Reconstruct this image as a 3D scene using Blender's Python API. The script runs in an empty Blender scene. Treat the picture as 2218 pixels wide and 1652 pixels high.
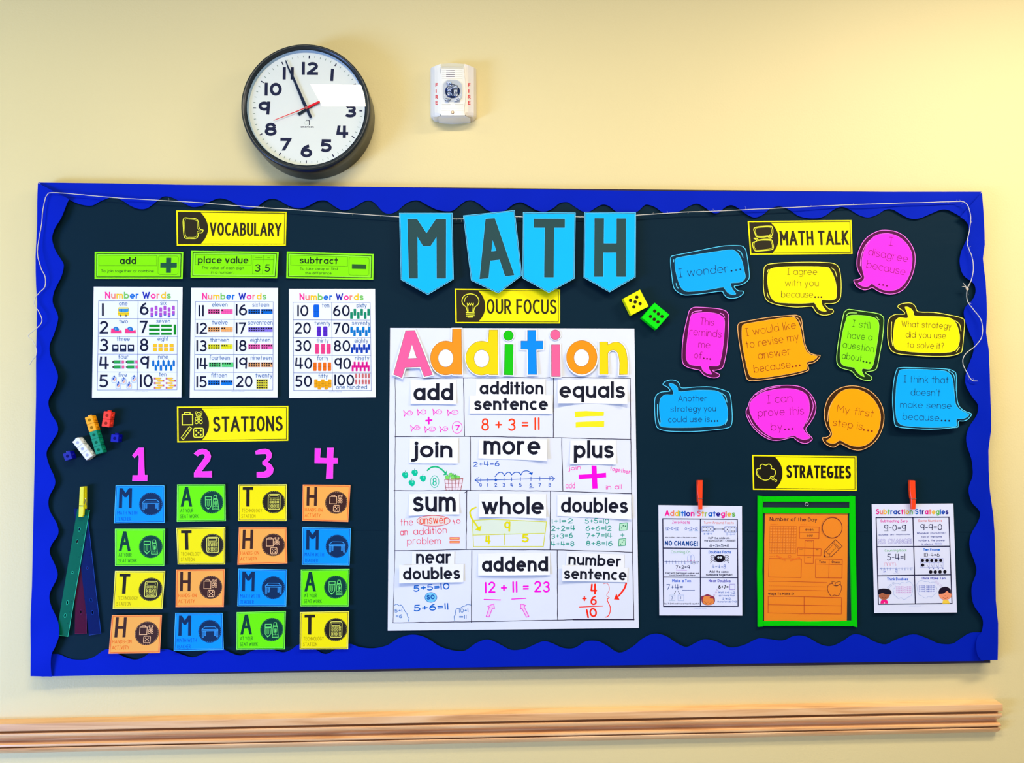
import bpy, math, random
from mathutils import Vector, Matrix
from mathutils.geometry import delaunay_2d_cdt
random.seed(7)
SC = bpy.context.scene
COL = SC.collection
PI = math.pi

# ------------------------------------------------------------------ camera
CY = 1.55                       # height of the board's middle above the floor
BF = 0.027                      # front of the board, in metres off the wall
CAM = Vector((-0.1052, -1.884 - BF, 0.0394 + CY))
FPX, PX0, PY0 = 1600.0, 1109.0, 826.0
CAMM = (Matrix.Rotation(-0.03928, 3, 'Z') @ Matrix.Rotation(0.03754, 3, 'X') @ Matrix.Rotation(0.00366, 3, 'Y'))
cd = bpy.data.cameras.new('camera'); cam = bpy.data.objects.new('camera', cd); COL.objects.link(cam)
cd.sensor_width = 36.0; cd.sensor_fit = 'HORIZONTAL'; cd.lens = FPX / 2218 * 36
cd.clip_start = 0.05
RX, FW, UP = CAMM.col[0], CAMM.col[1], CAMM.col[2]
m = Matrix((RX, UP, -FW)).transposed().to_4x4(); m.translation = CAM
cam.matrix_world = m
SC.camera = cam

# ------------------------------------------------------------------ light and exposure
w = bpy.data.worlds.new('world'); SC.world = w; w.use_nodes = True
bg = w.node_tree.nodes['Background']
bg.inputs[0].default_value = (0.72, 0.86, 1.0, 1); bg.inputs[1].default_value = 0.24
SC.view_settings.view_transform = 'Standard'; SC.view_settings.look = 'None'
SC.view_settings.exposure = 0.07; SC.view_settings.gamma = 1.0
SC.view_settings.use_curve_mapping = False

def area(name, loc, target, sx, sy, power, col):
    l = bpy.data.lights.new(name, 'AREA'); l.shape = 'RECTANGLE'; l.size = sx; l.size_y = sy
    l.energy = power; l.color = col
    o = bpy.data.objects.new(name, l); COL.objects.link(o); o.location = loc
    d = Vector(target) - Vector(loc); o.rotation_euler = d.to_track_quat('-Z', 'Y').to_euler()
    return o
ZC = 3.0
# three fluorescent fittings in a row along the wall and daylight from a window on the left
area('tube_or_fill_light', (-0.24, -1.53, ZC), (-0.24, -1.53, 0), 1.22, 0.23, 40, (1.0, 0.90, 0.68))
area('tube_or_fill_light', (1.75, -1.12, ZC), (1.75, -1.12, 0), 1.22, 0.23, 50, (1.0, 0.88, 0.70))
area('tube_or_fill_light', (-2.15, -1.15, ZC), (-2.15, -1.15, 0), 1.22, 0.23, 13, (1.0, 0.96, 0.42))
area('tube_or_fill_light', (0.3, -3.6, ZC), (0.3, 0, 1.2), 2.4, 0.5, 16, (1.0, 0.93, 0.92))  # added fill light aimed at the wall, not one of the fittings
area('window_daylight', (-3.5, -2.1, 0.6), (-1.0, 0, 0.6), 1.5, 0.8, 150, (0.235, 0.42, 1.0))

# ------------------------------------------------------------------ materials
def lin(c):
    c /= 255.0
    return c / 12.92 if c <= 0.04045 else ((c + 0.055) / 1.055) ** 2.4
MC = {}
def mat(rgb, kind='paper'):
    key = (rgb, kind)
    if key in MC: return MC[key]
    mt = bpy.data.materials.new('%s_%d_%d_%d' % ((kind,) + rgb)); mt.use_nodes = True
    nt = mt.node_tree; N = nt.nodes; L = nt.links; b = N['Principled BSDF']
    c = [min(1.0, lin(v) * 0.96) for v in rgb]
    tc = N.new('ShaderNodeTexCoord'); nz = N.new('ShaderNodeTexNoise')
    nz.inputs['Scale'].default_value = 14; nz.inputs['Detail'].default_value = 3
    L.new(tc.outputs['Object'], nz.inputs['Vector'])
    mx = N.new('ShaderNodeMix'); mx.data_type = 'RGBA'
    v = 0.94 if kind != 'plastic' else 0.97
    mx.inputs['A'].default_value = (c[0] * v, c[1] * v, c[2] * v, 1); mx.inputs['B'].default_value = (c[0], c[1], c[2], 1)
    L.new(nz.outputs['Fac'], mx.inputs['Factor']); L.new(mx.outputs['Result'], b.inputs['Base Color'])
    b.inputs['Roughness'].default_value = {'paper': 0.62, 'border': 0.7, 'plastic': 0.32, 'ink': 0.6, 'cloth': 0.85, 'metal': 0.25, 'matte': 0.8}[kind]
    b.inputs['Specular IOR Level'].default_value = {'paper': 0.14, 'border': 0.06, 'plastic': 0.5, 'ink': 0.12, 'cloth': 0.1, 'metal': 0.5, 'matte': 0.15}[kind]
    if kind == 'metal': b.inputs['Metallic'].default_value = 1.0
    if kind == 'cloth':
        wv = N.new('ShaderNodeTexNoise'); wv.inputs['Scale'].default_value = 900
        L.new(tc.outputs['Object'], wv.inputs['Vector'])
        bp = N.new('ShaderNodeBump'); bp.inputs['Strength'].default_value = 0.3; bp.inputs['Distance'].default_value = 0.0005
        L.new(wv.outputs['Fac'], bp.inputs['Height']); L.new(bp.outputs['Normal'], b.inputs['Normal'])
    MC[key] = mt
    return mt

def wall_mat(name, rgb, bump=0.35, stretch=(1, 1, 1), scale=260, rough=0.55):
    mt = bpy.data.materials.new(name); mt.use_nodes = True
    nt = mt.node_tree; N = nt.nodes; L = nt.links; b = N['Principled BSDF']
    c = [lin(v) for v in rgb]
    tc = N.new('ShaderNodeTexCoord'); mp = N.new('ShaderNodeMapping'); mp.inputs['Scale'].default_value = stretch
    L.new(tc.outputs['Object'], mp.inputs['Vector'])
    n1 = N.new('ShaderNodeTexNoise'); n1.inputs['Scale'].default_value = 2.2; n1.inputs['Detail'].default_value = 4
    L.new(tc.outputs['Object'], n1.inputs['Vector'])
    mx = N.new('ShaderNodeMix'); mx.data_type = 'RGBA'
    mx.inputs['A'].default_value = (c[0] * .95, c[1] * .95, c[2] * .93, 1); mx.inputs['B'].default_value = (*c, 1)
    L.new(n1.outputs['Fac'], mx.inputs['Factor']); L.new(mx.outputs['Result'], b.inputs['Base Color'])
    n2 = N.new('ShaderNodeTexNoise'); n2.inputs['Scale'].default_value = scale; n2.inputs['Detail'].default_value = 3
    L.new(mp.outputs['Vector'], n2.inputs['Vector'])
    bp = N.new('ShaderNodeBump'); bp.inputs['Strength'].default_value = bump; bp.inputs['Distance'].default_value = 0.001
    L.new(n2.outputs['Fac'], bp.inputs['Height']); L.new(bp.outputs['Normal'], b.inputs['Normal'])
    b.inputs['Roughness'].default_value = rough; b.inputs['Specular IOR Level'].default_value = 0.3
    return mt

# ------------------------------------------------------------------ geometry helpers
def pt(px, py, h):
    """photo pixel -> point on the plane h metres in front of the wall"""
    d = FW * FPX + RX * (px - PX0) + UP * (PY0 - py)
    t = (-h - CAM.y) / d.y
    return CAM + d * t

class Frame:
    """drawing frame: own units -> photo pixels; s = own units per photo pixel"""
    def __init__(s, x0, y0, sc): s.x0, s.y0, s.s = x0, y0, sc
    def __call__(s, x, y): return (s.x0 + x / s.s, s.y0 + y / s.s)
class Quad:
    """bilinear frame over four photo corners (tl, tr, br, bl); W x H own units"""
    def __init__(s, q, W, H):
        s.q, s.W, s.H = q, W, H
        s.s = W / math.hypot(q[1][0] - q[0][0], q[1][1] - q[0][1])
    def __call__(s, x, y):
        u, v = x / s.W, y / s.H; a, b, c, d = s.q
        return tuple(a[i] * (1 - u) * (1 - v) + b[i] * u * (1 - v) + c[i] * u * v + d[i] * (1 - u) * v for i in (0, 1))
PXF = Frame(0, 0, 1)

def catmull(p, closed=True, n=5):
    out = []; N = len(p); rng = range(N) if closed else range(N - 1)
    for i in rng:
        if closed: a, b, c, d = p[i - 1], p[i], p[(i + 1) % N], p[(i + 2) % N]
        else: a, b, c, d = p[max(i - 1, 0)], p[i], p[i + 1], p[min(i + 2, N - 1)]
        for k in range(n):
            t = k / n; t2, t3 = t * t, t * t * t
            out.append(tuple(.5 * (2 * b[j] + (c[j] - a[j]) * t + (2 * a[j] - 5 * b[j] + 4 * c[j] - d[j]) * t2 + (3 * b[j] - a[j] - 3 * c[j] + d[j]) * t3) for j in range(len(b))))
    if not closed: out.append(tuple(p[-1]))
    return out
def parea(p): return sum(p[i - 1][0] * p[i][1] - p[i][0] * p[i - 1][1] for i in range(len(p))) / 2
def offset(p, d):
    """grow a polygon outwards by d"""
    if parea(p) < 0: p = p[::-1]
    out = []; N = len(p)
    for i in range(N):
        a, b, c = p[i - 1], p[i], p[(i + 1) % N]
        def nrm(u, v):
            x, y = v[0] - u[0], v[1] - u[1]; l = math.hypot(x, y) or 1
            return (y / l, -x / l)
        n1, n2 = nrm(a, b), nrm(b, c); x, y = n1[0] + n2[0], n1[1] + n2[1]
        k = max(0.45, (x * x + y * y) / 2)
        out.append((b[0] + x * d / k, b[1] + y * d / k))
    return out
def ell(cx, cy, rx, ry=None, n=20, a0=0, a1=360):
    ry = rx if ry is None else ry; full = abs(a1 - a0) >= 360
    return [(cx + rx * math.cos(math.radians(a0 + (a1 - a0) * k / (n if full else n - 1))), cy + ry * math.sin(math.radians(a0 + (a1 - a0) * k / (n if full else n - 1)))) for k in range(n)]
def rect(x0, y0, x1, y1): return [(x0, y0), (x1, y0), (x1, y1), (x0, y1)]
def rrect(x0, y0, x1, y1, r, n=4):
    out = []
    for cx, cy, a in ((x1 - r, y0 + r, -90), (x1 - r, y1 - r, 0), (x0 + r, y1 - r, 90), (x0 + r, y0 + r, 180)):
        out += ell(cx, cy, r, r, n, a, a + 90)
    return out
def rot(p, c, a):
    ca, sa = math.cos(math.radians(a)), math.sin(math.radians(a))
    return [(c[0] + (x - c[0]) * ca - (y - c[1]) * sa, c[1] + (x - c[0]) * sa + (y - c[1]) * ca) for x, y in p]
def inside(p, x, y):
    r = False
    for i in range(len(p)):
        (x1, y1), (x2, y2) = p[i - 1], p[i]
        if (y1 > y) != (y2 > y) and x < (x2 - x1) * (y - y1) / (y2 - y1) + x1: r = not r
    return r
def subdiv(p, L, closed=True):
    out = []; N = len(p)
    for i in range(N if closed else N - 1):
        a, b = p[i], p[(i + 1) % N]; n = max(1, int(math.ceil(math.hypot(b[0] - a[0], b[1] - a[1]) / L)))
        out += [(a[0] + (b[0] - a[0]) * k / n, a[1] + (b[1] - a[1]) * k / n) for k in range(n)]
    if not closed: out.append(p[-1])
    return out
def cdt(poly, holes=(), g=None):
    """triangulate (photo-pixel polygon); g = spacing of inner points"""
    V = []; E = []; loops = [poly] + list(holes)
    for lp in loops:
        s = len(V); V += [Vector(q) for q in lp]; E += [(s + i, s + (i + 1) % len(lp)) for i in range(len(lp))]
    if g:
        xs = [q[0] for q in poly]; ys = [q[1] for q in poly]
        x = min(xs) + g * .5
        while x < max(xs):
            y = min(ys) + g * .5
            while y < max(ys):
                if inside(poly, x, y): V.append(Vector((x, y)))
                y += g
            x += g
    r = delaunay_2d_cdt(V, E, [], 1, 1e-5)
    vs, fs = r[0], r[2]; out = []
    for f in fs:
        cx = sum(vs[i].x for i in f) / 3; cy = sum(vs[i].y for i in f) / 3
        if inside(poly, cx, cy) and not any(inside(h, cx, cy) for h in holes):
            a, b, c = (vs[i] for i in f)
            if (b.x - a.x) * (c.y - a.y) - (b.y - a.y) * (c.x - a.x) > 0: f = [f[0], f[2], f[1]]   # face the room
            out.append(f)
    return [(v.x, v.y) for v in vs], out

class Buf:
    def __init__(s): s.v, s.f, s.m, s.mats = [], [], [], []
    def mi(s, m):
        if m not in s.mats: s.mats.append(m)
        return s.mats.index(m)
    def add(s, verts, faces, m):
        b = len(s.v); s.v += verts; k = s.mi(m)
        for f in faces: s.f.append([i + b for i in f]); s.m.append(k)
    def build(s, name, parent=None, smooth=False, origin=None):
        if origin is None:
            if parent is not None: origin = parent['_o'] if '_o' in parent else (0, 0, 0)
            else:
                xs, ys, zs = zip(*[tuple(v) for v in s.v]); origin = ((min(xs) + max(xs)) / 2, max(ys), min(zs))
        o0 = Vector(origin)
        me = bpy.data.meshes.new(name); me.from_pydata([tuple(Vector(v) - o0) for v in s.v], [], s.f)
        for m in s.mats: me.materials.append(m)
        me.polygons.foreach_set('material_index', s.m)
        if smooth: me.polygons.foreach_set('use_smooth', [True] * len(me.polygons))
        me.update()
        o = bpy.data.objects.new(name, me); COL.objects.link(o)
        if parent is not None: o.parent = parent
        else: o.location = o0
        o['_o'] = tuple(o0)
        return o
def tag(o, label, cat, group=None, kind=None):
    o['label'] = label; o['category'] = cat
    if group: o['group'] = group
    if kind: o['kind'] = kind
    return o
def empty(name, label, cat, p, group=None):
    o = bpy.data.objects.new(name, None); COL.objects.link(o); o.location = p; o['_o'] = tuple(p); o.empty_display_size = .02
    return tag(o, label, cat, group)

# world-space solids --------------------------------------------------
def prism(b, poly, h1, h0, m, fr=PXF, bevel=0.0, hf=None, sidem=None):
    """right prism off the wall: front outline (frame units) at height h1, back at h0"""
    P = [fr(*q) for q in poly]
    if parea(P) < 0: P = P[::-1]
    n = len(P)
    if bevel:
        fx = [pt(*q, h1) for q in P]; c = sum(fx, Vector()) / n
        S = []
        for i in range(n):
            a, q, d = fx[i - 1], fx[i], fx[(i + 1) % n]
            v = ((a - q).normalized() + (d - q).normalized())
            v = v.normalized() if v.length > 1e-4 else (c - q).normalized()
            if v.dot(c - q) < 0 : v = -v
            S.append(q + v * bevel)
        V = S + [q + Vector((0, bevel, 0)) for q in fx] + [Vector((q.x, -h0, q.z)) for q in fx]
        F = [[i, (i + 1) % n, n + (i + 1) % n, n + i][::-1] for i in range(n)] + [[n + i, n + (i + 1) % n, 2 * n + (i + 1) % n, 2 * n + i][::-1] for i in range(n)]
        F2 = [list(range(n))[::-1], [2 * n + i for i in range(n)]]
        b.add(V, F + F2, m)
    else:
        fx = [pt(*q, h1) for q in P]
        V = fx + [Vector((q.x, -h0, q.z)) for q in fx]
        F = [[i, (i + 1) % n, n + (i + 1) % n, n + i][::-1] for i in range(n)]
        b.add(V, F + [list(range(n))[::-1], [n + i for i in range(n)]], m)
def tube(b, pts, r, m, n=6, closed=False):
    P = [Vector(p) for p in pts]; N = len(P); V = []; F = []
    up = Vector((0, 1, 0.13)).normalized()
    for i, p in enumerate(P):
        a = P[i - 1] if (i or closed) else p; c = P[(i + 1) % N] if (i < N - 1 or closed) else p
        t = (c - a).normalized(); x = t.cross(up)
        if x.length < 1e-3: x = t.cross(Vector((1, 0, 0)))
        x.normalize(); y = t.cross(x)
        V += [p + (x * math.cos(2 * PI * k / n) + y * math.sin(2 * PI * k / n)) * r for k in range(n)]
    for i in range(N if closed else N - 1):
        j = (i + 1) % N
        F += [[i * n + k, i * n + (k + 1) % n, j * n + (k + 1) % n, j * n + k] for k in range(n)]
    if not closed: F += [list(range(n))[::-1], [(N - 1) * n + k for k in range(n)]]
    b.add(V, F, m)

# paper with print ----------------------------------------------------
LAY = 0.00014
class Sheet:
    """a piece of paper (photo-pixel outline) standing h off the wall, with a curl, and its print"""
    def __init__(s, name, label, cat, poly, rgb, h, group=None, curl=None, fr=PXF, parent=None, kind='paper', th=0.0003, holes=(), g=None, back=None, hf=None):
        P = [fr(*q) for q in poly]; s.h, s.curl, s.P = h, curl or {}, P
        xs = [q[0] for q in P]; ys = [q[1] for q in P]; s.bb = (min(xs), min(ys), max(xs), max(ys)); s.hf = hf
        s.flat = not s.curl and hf is None
        cm = max([abs(v) for v in s.curl.values()] + [0])
        g = g or ((5 if cm > .0035 and s.bb[3] - s.bb[1] < 75 else 8) if not s.flat else None)
        hl = [[fr(*q) for q in hp] for hp in holes]
        if not s.flat: P = subdiv(P, min(g, 10))
        b = Buf(); vs, fs = cdt(P, hl, g)
        fr_ = [pt(x, y, s.H(x, y)) for x, y in vs]; n = len(vs)
        bk = [v + Vector((0, th if back is None else (-back - v.y), 0)) for v in fr_]
        ed = {}
        for f in fs:
            for i in range(3):
                e = (f[i], f[(i + 1) % 3]); ed[e] = 1
        M_ = rgb if not isinstance(rgb, tuple) else mat(rgb, kind)
        b.add(fr_, fs, M_); b.add(bk, [f[::-1] for f in fs], M_)
        sv = []; sf = []
        for (a, c) in ed:
            if (c, a) not in ed:
                k = len(sv); sv += [fr_[a], bk[a], bk[c], fr_[c]]; sf.append([k + 3, k + 2, k + 1, k])
        b.add(sv, sf, M_)
        s.o = b.build(name, parent)
        if parent is None: tag(s.o, label, cat, group)
        elif label: s.o['label'] = label
    def H(s, x, y):
        if s.hf: return s.h + s.hf(x, y)
        if not s.curl: return s.h
        x0, y0, x1, y1 = s.bb; u = (x - x0) / (x1 - x0); v = (y - y0) / (y1 - y0); c = s.curl; r = s.h
        r += c.get('b', 0) * v ** 2 + c.get('t', 0) * (1 - v) ** 2 + c.get('l', 0) * (1 - u) ** 3 + c.get('r', 0) * u ** 3
        r += c.get('bc', 0) * v ** 3 * abs(2 * u - 1) ** 2 + c.get('tc', 0) * (1 - v) ** 3 * abs(2 * u - 1) ** 2
        r += c.get('bow', 0) * 4 * u * (1 - u) + c.get('vb', 0) * 4 * v * (1 - v)
        return r
    def ink(s, fr=PXF): return Ink(s, fr)

class Ink:
    """flat print lying on a sheet"""
    def __init__(s, sheet, fr): s.sh, s.fr, s.b, s.k = sheet, fr, Buf(), 0
    def P(s, q, lay):
        x, y = s.fr(*q); return pt(x, y, s.sh.H(x, y) + lay)
    def lay(s, L):
        s.k = (s.k + 1) % 6; return L * LAY + s.k * 0.00001
    def fill(s, poly, rgb, L=1, holes=(), fr=None):
        f = fr or s.fr; P = [f(*q) for q in poly]; hl = [[f(*q) for q in h] for h in holes]
        if not s.sh.flat: P = subdiv(P, 12)
        vs, fs = cdt(P, hl, None if s.sh.flat else 12); lay = s.lay(L)
        s.b.add([pt(x, y, s.sh.H(x, y) + lay) for x, y in vs], fs, mat(rgb, 'ink')); return s
    def line(s, pts, wd, rgb, L=2, closed=False, cap='r'):
        """ribbon with mitred joins, split at sharp corners"""
        pts = [q for i, q in enumerate(pts) if i == 0 or math.hypot(q[0] - pts[i - 1][0], q[1] - pts[i - 1][1]) > 1e-6]
        if closed: pts = pts + [pts[0]]
        if len(pts) < 2:
            return s.fill(ell(pts[0][0], pts[0][1], wd / 2, n=10), rgb, L)
        if not s.sh.flat: pts = subdiv(pts, 12 * s.fr.s, False)
        run = [pts[0]]; runs = []
        for i in range(1, len(pts)):
            run.append(pts[i])
            if i < len(pts) - 1:
                a, b, c = pts[i - 1], pts[i], pts[i + 1]
                a1 = math.atan2(b[1] - a[1], b[0] - a[0]); a2 = math.atan2(c[1] - b[1], c[0] - b[0])
                if abs((a2 - a1 + PI) % (2 * PI) - PI) > 0.75: runs.append(run); run = [pts[i]]
        runs.append(run); M = mat(rgb, 'ink'); smooth_loop = closed and len(runs) == 1
        for run in runs:
            n = len(run); r = wd / 2; lay = s.lay(L); V = []; F = []
            if smooth_loop: run[-1] = run[0]
            q = list(run)
            if cap == 's' and not smooth_loop:
                def ext(a, b):
                    l = math.hypot(b[0] - a[0], b[1] - a[1]); return (b[0] + (b[0] - a[0]) / l * r, b[1] + (b[1] - a[1]) / l * r)
                q[0] = ext(run[1], run[0]); q[-1] = ext(run[-2], run[-1])
            for i in range(n):
                a = q[i - 1] if i else (q[-2] if smooth_loop else q[0]); c = q[i + 1] if i < n - 1 else (q[1] if smooth_loop else q[-1])
                def un(a, b):
                    x, y = b[0] - a[0], b[1] - a[1]; l = math.hypot(x, y); return (x / l, y / l) if l > 1e-9 else (0, 0)
                d1, d2 = un(a, q[i]), un(q[i], c); x, y = d1[0] + d2[0], d1[1] + d2[1]; l = math.hypot(x, y) or 1; x, y = x / l, y / l
                e = d1 if d1 != (0, 0) else d2; k = max(.6, x * e[0] + y * e[1]); nx, ny = -y / k * r, x / k * r
                V += [s.P((q[i][0] + nx, q[i][1] + ny), lay), s.P((q[i][0] - nx, q[i][1] - ny), lay)]
            F = [[2 * i, 2 * i + 1, 2 * i + 3, 2 * i + 2] for i in range(n - 1)]
            s.b.add(V, F, M)
            if cap == 'r' and not smooth_loop and wd / s.fr.s > 0.9:
                for (e, o) in ((0, 1), (-1, -2)):
                    ang = math.degrees(math.atan2(run[e][1] - run[o][1], run[e][0] - run[o][0]))
                    V = [s.P(z, lay) for z in [run[e]] + ell(run[e][0], run[e][1], r, r, 6, ang - 90, ang + 90)]
                    s.b.add(V, [[0, i, i + 1] for i in range(1, 6)], M)
        return s
    def text(s, t, p0, p1, h, wd, rgb, L=2, cap='r', hollow=None, out=None, jit=0, gap=.13):
        """stroke lettering from baseline point p0 to p1; h = cap height, wd = pen width (frame units)"""
        n = 0; gw = 0; prev = False
        for ch in t:
            if ch == ' ': gw += .5; prev = False; continue
            if prev: gw += gap
            n += 1; gw += GL[ch][0]; prev = True
        D = math.hypot(p1[0] - p0[0], p1[1] - p0[1]); ux, uy = (p1[0] - p0[0]) / D, (p1[1] - p0[1]) / D
        k = (D - n * wd) / gw if gw > .05 else 0
        k = max(k, .1); x = wd / 2 if gw > .05 else D / 2; prev = False; ci = 0
        hh = h - wd
        for ch in t:
            if ch == ' ': x += .5 * k; prev = False; ci += 1; continue
            if prev: x += gap * k
            c = rgb[ci % len(rgb)] if isinstance(rgb, list) else rgb; ci += 1
            jy = random.uniform(-jit, jit) * h; js = 1 + random.uniform(-jit, jit)
            for st in GL[ch][1]:
                q = []
                for gx, gy in st:
                    X, Y = x + gx * k, wd / 2 + gy * hh * js + jy
                    q.append((p0[0] + ux * X + uy * Y, p0[1] + uy * X - ux * Y))
                if len(st) == 1:
                    q = [q[0]]; dw = wd * 1.15
                    if hollow: s.line(q, dw + 2 * out, hollow, L, cap=cap)
                    s.fill(ell(q[0][0], q[0][1], dw * .55, n=10), c, L + (1 if hollow else 0)); continue
                cl = st[0] == st[-1] and len(st) > 6
                if cl: q = q[:-1]
                if hollow: s.line(q, wd + 2 * out, hollow, L, closed=cl, cap=cap)
                L2 = L + (1 if hollow else 0)
                if cap != 's' or cl: s.line(q, wd, c, L2, closed=cl, cap=cap); continue
                r = wd / 2; ax = lambda u, v: min(abs(v[0] - u[0]), abs(v[1] - u[1])) < .16 * math.hypot(v[0] - u[0], v[1] - u[1])
                if len(q) == 2 and not ax(*q) and abs(q[1][1] - q[0][1]) > .45 * abs(q[1][0] - q[0][0]):
                    # slanted stem: cut level at both ends
                    (xa, ya), (xb, yb) = sorted(q, key=lambda z: z[1]); m_ = (xb - xa) / (yb - ya); hw = r * math.sqrt(1 + m_ * m_)
                    if xa != xb: s.fill([(xa - m_ * r - hw, ya - r), (xa - m_ * r + hw, ya - r), (xb + m_ * r + hw, yb + r), (xb + m_ * r - hw, yb + r)], c, L2)
                    continue
                def ext(u, v):
                    l = math.hypot(v[0] - u[0], v[1] - u[1]); return (v[0] + (v[0] - u[0]) / l * r, v[1] + (v[1] - u[1]) / l * r)
                q2 = list(q)
                if ax(q[1], q[0]) : q2[0] = ext(q[1], q[0])
                if ax(q[-2], q[-1]): q2[-1] = ext(q[-2], q[-1])
                s.line(q2, wd, c, L2, cap='b')
            x += GL[ch][0] * k + wd; prev = True
        return s
    def dots(s, pts, r, rgb, L=2, n=10):
        for q in pts: s.fill(ell(q[0], q[1], r, n=n), rgb, L)
        return s
    def cut(s, name='picture', label=None):
        if s.b.v: s.done(name, None, label); s.b = Buf()
        return s
    def done(s, name, parent=None, label=None):
        if not s.b.v: return None
        o = s.b.build(name, parent if parent is not None else s.sh.o)
        if label: o['label'] = label
        return o

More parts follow.
